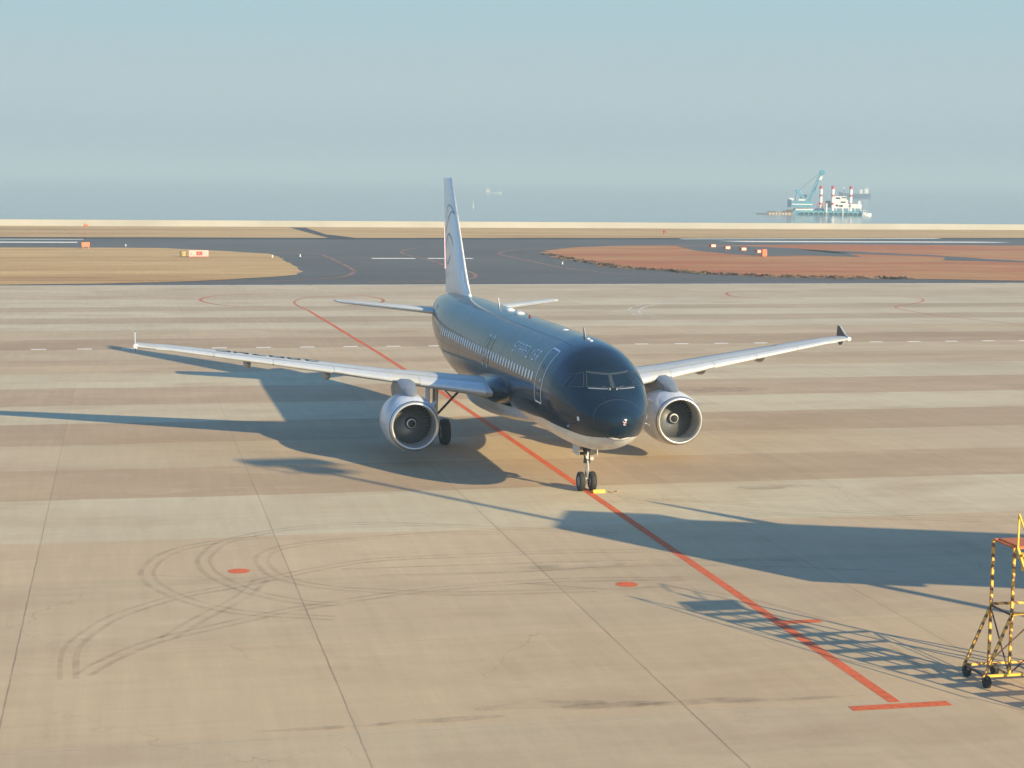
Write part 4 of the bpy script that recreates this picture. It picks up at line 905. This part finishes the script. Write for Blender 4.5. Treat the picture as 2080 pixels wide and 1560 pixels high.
# ------------------------------------------------------------------ at sea
S_ = -4.0
def dredger():
    az = .375; D = empty('crane_dredger', (291.5, 722, S_), -az, label='teal floating crane dredger with three striped spuds and a white deckhouse, out at sea', cat='dredger')
    K = 1/30.0
    U = lambda zx: (zx-690)*K; V = lambda zy: (752-zy)*K
    Bx = lambda mb, a, b, c, d, y0, y1: mb.box(U(a), U(b), y0, y1, V(d), V(c))
    t = MB(); Bx(t, 690, 1605, 692, 775, 0, 13); t.build('hull', M['teal'], D)
    for k in range(13):
        x = U(770+k*68); t = MB(); t.lathe([(-.28, .5), (-.28, .85), (.1, .85), (.1, .5)], (x, -.15, V(738)), 'y', 16); t.build('fender', M['rubber'], D)
        t = MB(); t.tube([(x+1.05*math.cos(a), -.2, V(738)+1.05*math.sin(a)) for a in np.linspace(R(60), R(200), 9)], .16, 6); t.build('fender_chain', mat('pale_teal', (.35, .75, .75), .5) if k == 0 else bpy.data.materials['pale_teal'], D)
    t = MB(); Bx(t, 690, 940, 668, 690, 0, 5); t.build('deck_gear', M['whitepaint'], D)
    t = MB(); t.lathe([(0, 3.6), (.9, 3.6), (.9, 3.0), (1.0, 3.0)], (U(775), 5, V(690)), 'z', 24, True); t.build('turntable', M['dark'], D)
    t = MB(); Bx(t, 635, 920, 575, 640, 2.5, 8); h = t.build('crane_house', M['teal'], D)
    t = MB(); Bx(t, 640, 925, 600, 615, 2.3, 2.45); t.build('walkway', M['whitepaint'], h)
    t = MB(); Bx(t, 575, 632, 540, 648, 2.5, 8); t.build('counterweight', M['navy'], h)
    t = MB(); Bx(t, 600, 660, 520, 552, 3, 7.5); t.build('winch_cover', M['whitepaint'], h)
    t = MB(); Bx(t, 750, 845, 470, 520, 4, 7); t.build('cable_winch', M['navy'], h)
    t = MB(); Bx(t, 730, 820, 535, 555, 2.4, 3); t.build('cab_roof', M['whitepaint'], h)
    t = MB()
    for y in (3, 7):
        for a, b in (((690, 575), (705, 415)), ((850, 575), (735, 415)), ((700, 415), (790, 530)), ((670, 410), (745, 415))): t.tube([(U(a[0]), y, V(a[1])), (U(b[0]), y, V(b[1]))], .35 if y == 3 else .25, 6)
    t.build('gantry', M['teal'], D)
    t = MB()
    A, B_ = (860, 590), (1060, 130)
    for y in (3.6, 6.4):
        for off in (-1, 1):
            t.tube([(U(A[0])+off*.55, y, V(A[1])), (U(B_[0]-45)+off*.55+.2, y, V(B_[1]+70)), (U(B_[0]), y, V(B_[1]))], .22, 6)
    for k in range(11):
        u0, u1 = k/11, (k+1)/11
        for y in (3.6, 6.4):
            f = lambda u, o: (U(A[0])+(U(B_[0]-40)-U(A[0]))*u+o*.55, y, V(A[1])+(V(B_[1]+60)-V(A[1]))*u)
            t.tube([f(u0, -1), f(u1, 1)], .12, 5); t.tube([f(u0, 1), f(u1, -1)], .12, 5)
    t.build('boom', M['teal'], D)
    t = MB(); t.box(U(1010), U(1085), 3.5, 6.5, V(185), V(125)); t.build('boom_head', M['teal'], D, bevel=.3)
    t = MB(); t.loft([[(U(a), y, V(b)) for a, b in ((1005, 260), (1035, 268), (1062, 215), (1030, 208))] for y in (3.1, 3.4)]); t.build('boom_sign', M['whitepaint'], D)
    t = MB()
    for y in (4, 6): t.tube([(U(735), y, V(412)), (U(1020), y, V(160))], .06, 4)
    t.build('cables', M['dark'], D)
    t = MB()
    for k in range(3): t.tube([(U(1045)+1.45*math.cos(a), 2+k*.8, V(612)+1.5*math.sin(a)) for a in np.linspace(.5+k*.4, 5.4+k*.4, 16)], .28, 6)
    t.build('grab_bucket', M['orange'], D)
    t = MB(); t.prism([(U(930), V(690)), (U(1095), V(690)), (U(1080), V(660)), (U(980), V(655))], 1, 5, 'xz'); t.build('grab_cradle', M['navy'], D)
    for zx in (1040, 1205, 1455):
        x = U(zx); sp = MB(); sp.lathe([(V(790), .72), (V(352), .72)], (x, 2 if zx != 1455 else 3, 0), 'z', 16, True); s = sp.build('spud', M['whitepaint'], D, smooth=40)
        b = MB()
        for z0, z1 in ((388, 350), (492, 465), (608, 580)): b.lathe([(V(z0), .76), (V(z1), .76), (V(z1)+.02, .70)], (x, 2 if zx != 1455 else 3, 0), 'z', 16)
        b.build('red_band', M['redpaint'], s)
        b = MB(); b.lathe([(V(352), .72), (V(340), .25), (V(338), .02)], (x, 2 if zx != 1455 else 3, 0), 'z', 16); b.build('red_cap', M['redpaint'], s, smooth=40)
    t = MB(); Bx(t, 1180, 1610, 595, 655, 2, 11); dh = t.build('deckhouse', M['whitepaint'], D)
    t = MB(); Bx(t, 1210, 1432, 538, 594, 3, 10); t.build('upper_deckhouse', M['whitepaint'], dh)
    t = MB(); Bx(t, 1235, 1405, 488, 537, 3.5, 9); t.build('bridge_house', M['whitepaint'], dh)
    for a, b, c, d, y in ((1250, 1310, 505, 528, 3.47), (1250, 1285, 605, 630, 1.97), (1300, 1350, 610, 635, 1.97), (1320, 1385, 560, 582, 2.97), (1435, 1455, 605, 640, 1.97), (1330, 1395, 500, 515, 3.47)):
        t = MB(); Bx(t, a, b, c, d, y-.05, y); t.build('window', M['glass'], dh)
    t = MB()
    for zx in (1190, 1260, 1345, 1430, 1520, 1600): Bx(t, zx-5, zx+5, 655, 692, 2, 2.4)
    t.build('stilts', M['whitepaint'], D)
    t = MB(); Bx(t, 1115, 1135, 590, 760, -.4, .2); t.build('gangway_post', M['whitepaint'], D)
    t = MB(); Bx(t, 1345, 1358, 655, 760, -.4, 0); t.build('gangway_post', M['whitepaint'], D)
    t = MB(); Bx(t, 1110, 1180, 555, 650, 3, 7); t.build('engine_room', M['dark'], D)
    t = MB(); t.tube([(U(1355), 5, V(488)), (U(1355), 5, V(355))], .18, 6); t.tube([(U(1345), 5, V(400)), (U(1368), 5, V(400))], .08, 5); t.build('radio_mast', M['whitepaint'], D)
    t = MB(); Bx(t, 1565, 1590, 550, 594, 4, 5); t.build('funnel', M['whitepaint'], D)
    # work boat moored at the stern and timber pontoon at the bow
    Wb = empty('work_boat', (D.location.x+U(1600)*math.cos(az)-1*math.sin(az)*0, D.location.y-U(1600)*math.sin(az)-1.0, S_), -az, label='small white work boat moored at the right end of the dredger', cat='boat')
    t = MB(); t.loft([[(x, y*w, z) for x, y, z in ((0, -1.2, -.3), (0, -1.3, .9), (0, 1.3, .9), (0, 1.2, -.3))] if False else [(x, -1.3*w, .9+h), (x, -1.0*w, -.4), (x, 1.0*w, -.4), (x, 1.3*w, .9+h)] for x, w, h in ((.3, .8, 0), (1.5, 1, 0), (3.0, .9, .1), (4.4, .1, .3))]); t.build('hull', M['whitepaint'], Wb)
    t = MB(); t.box(.6, 1.7, -.8, .8, .9, 2.4); t.build('wheelhouse', M['whitepaint'], Wb); t = MB(); t.box(.75, 1.55, -.83, -.805, 1.6, 2.1); t.build('window', M['glass'], Wb); t = MB(); t.tube([(2.6, 0, .9), (2.6, 0, 2.2)], .1, 6); t.build('mast', M['whitepaint'], Wb)
    Pn = empty('timber_pontoon', (D.location.x-18.2*math.cos(az), D.location.y+18.2*math.sin(az), S_), -az, label='long low brown timber pontoon floating left of the dredger', cat='pontoon')
    t = MB(); t.box(0, 5.5, 0, 5, -.4, .35); t.build('dark_float', M['rust'], Pn)
    t = MB(); t.box(5.5, 17.2, 0, 6, -.4, .95); t.build('deck', M['wood'], Pn)
    t = MB(); [t.box(6+1.5*k, 6.9+1.5*k, -.25, -.02, -.1, .8) for k in range(7)]; t.build('side_boards', mat('pale_board', (.6, .48, .36), .7), Pn)
    t = MB(); t.box(5, 9, .5, 4, .95, 1.4); t.box(12, 17, .5, 4, .96, 1.7); t.box(14, 17.6, .6, 3.5, 1.7, 2.3); t.build('cargo', M['rust'], Pn)
dredger()
def ship(name, loc, rz, L, h, hm, label, cat, sup):
    o = empty(name, loc, rz, label=label, cat=cat)
    rings = []
    for x, w, dz in ((-.5, .75, .1), (-.42, .95, .0), (0, 1, 0), (.35, .9, .1), (.5, .06, .5)):
        B2 = L*.09; rings.append([(x*L, -B2*w, h*(1+dz)), (x*L*.97, -B2*w*.8, -.4), (x*L*.97, B2*w*.8, -.4), (x*L, B2*w, h*(1+dz))])
    t = MB(); t.loft(rings); t.build('hull', hm, o)
    for k, (x0, x1, z0, z1) in enumerate(sup):
        t = MB(); t.box(x0*L, x1*L, -L*.06, L*.06, z0, z1); t.build('superstructure' if k == 0 else 'deckhouse', M['whitepaint'] if L > 20 else M['steel'], o, bevel=.1)
    t = MB(); x = (sup[0][0]+sup[0][1])/2*L; t.tube([(x, 0, sup[0][3]), (x, 0, sup[0][3]+2.5)], .15, 6); t.build('mast', M['whitepaint'], o)
ship('cargo_ship', (655.5, 1500, S_), R(157), 30, 4.1, M['navy'], 'dark blue cargo ship with a white wheelhouse passing behind the dredger', 'ship', [(-.42, -.30, 4.1, 9.0), (-.24, -.15, 4.1, 8.2)])
ship('coastal_ship', (330, 1605, S_), R(-12), 16, 1.6, mat('pale_ship_paint', (.28, .34, .38), .6), 'tiny pale ship far out in the haze right of the tail fin', 'ship', [(-.46, -.2, 1.5, 4.2)])
t = MB(); t.lathe([(-.5, .5), (.4, .5), (.5, .22), (3.2, .16), (3.6, .16), (3.7, .05)], (0, 0, 0), 'z', 14, True); bo = t.build('channel_buoy', M['steel'], smooth=40); bo.location = (161.6, 847, S_); tag(bo, 'slim pale buoy on the sea just right of the tail fin', 'buoy')

# ------------------------------------------------------------------ haze
def haze():
    m = bpy.data.materials.new('haze_air'); m.use_nodes = True; t = m.node_tree; t.nodes.clear()
    v = t.nodes.new('ShaderNodeVolumePrincipled'); v.inputs['Color'].default_value = (.60, .77, .865, 1); v.inputs['Density'].default_value = .00056; v.inputs['Anisotropy'].default_value = .0
    o = t.nodes.new('ShaderNodeOutputMaterial'); t.links.new(v.outputs[0], o.inputs['Volume'])
    b = MB(); b.box(-15500, 15500, -400, 20000, -7.5, 42); h = b.build('haze', m, kind='stuff'); tag(h, 'thin pale blue haze over the sea and the airfield', 'haze'); h.display_type = 'WIRE'
haze()
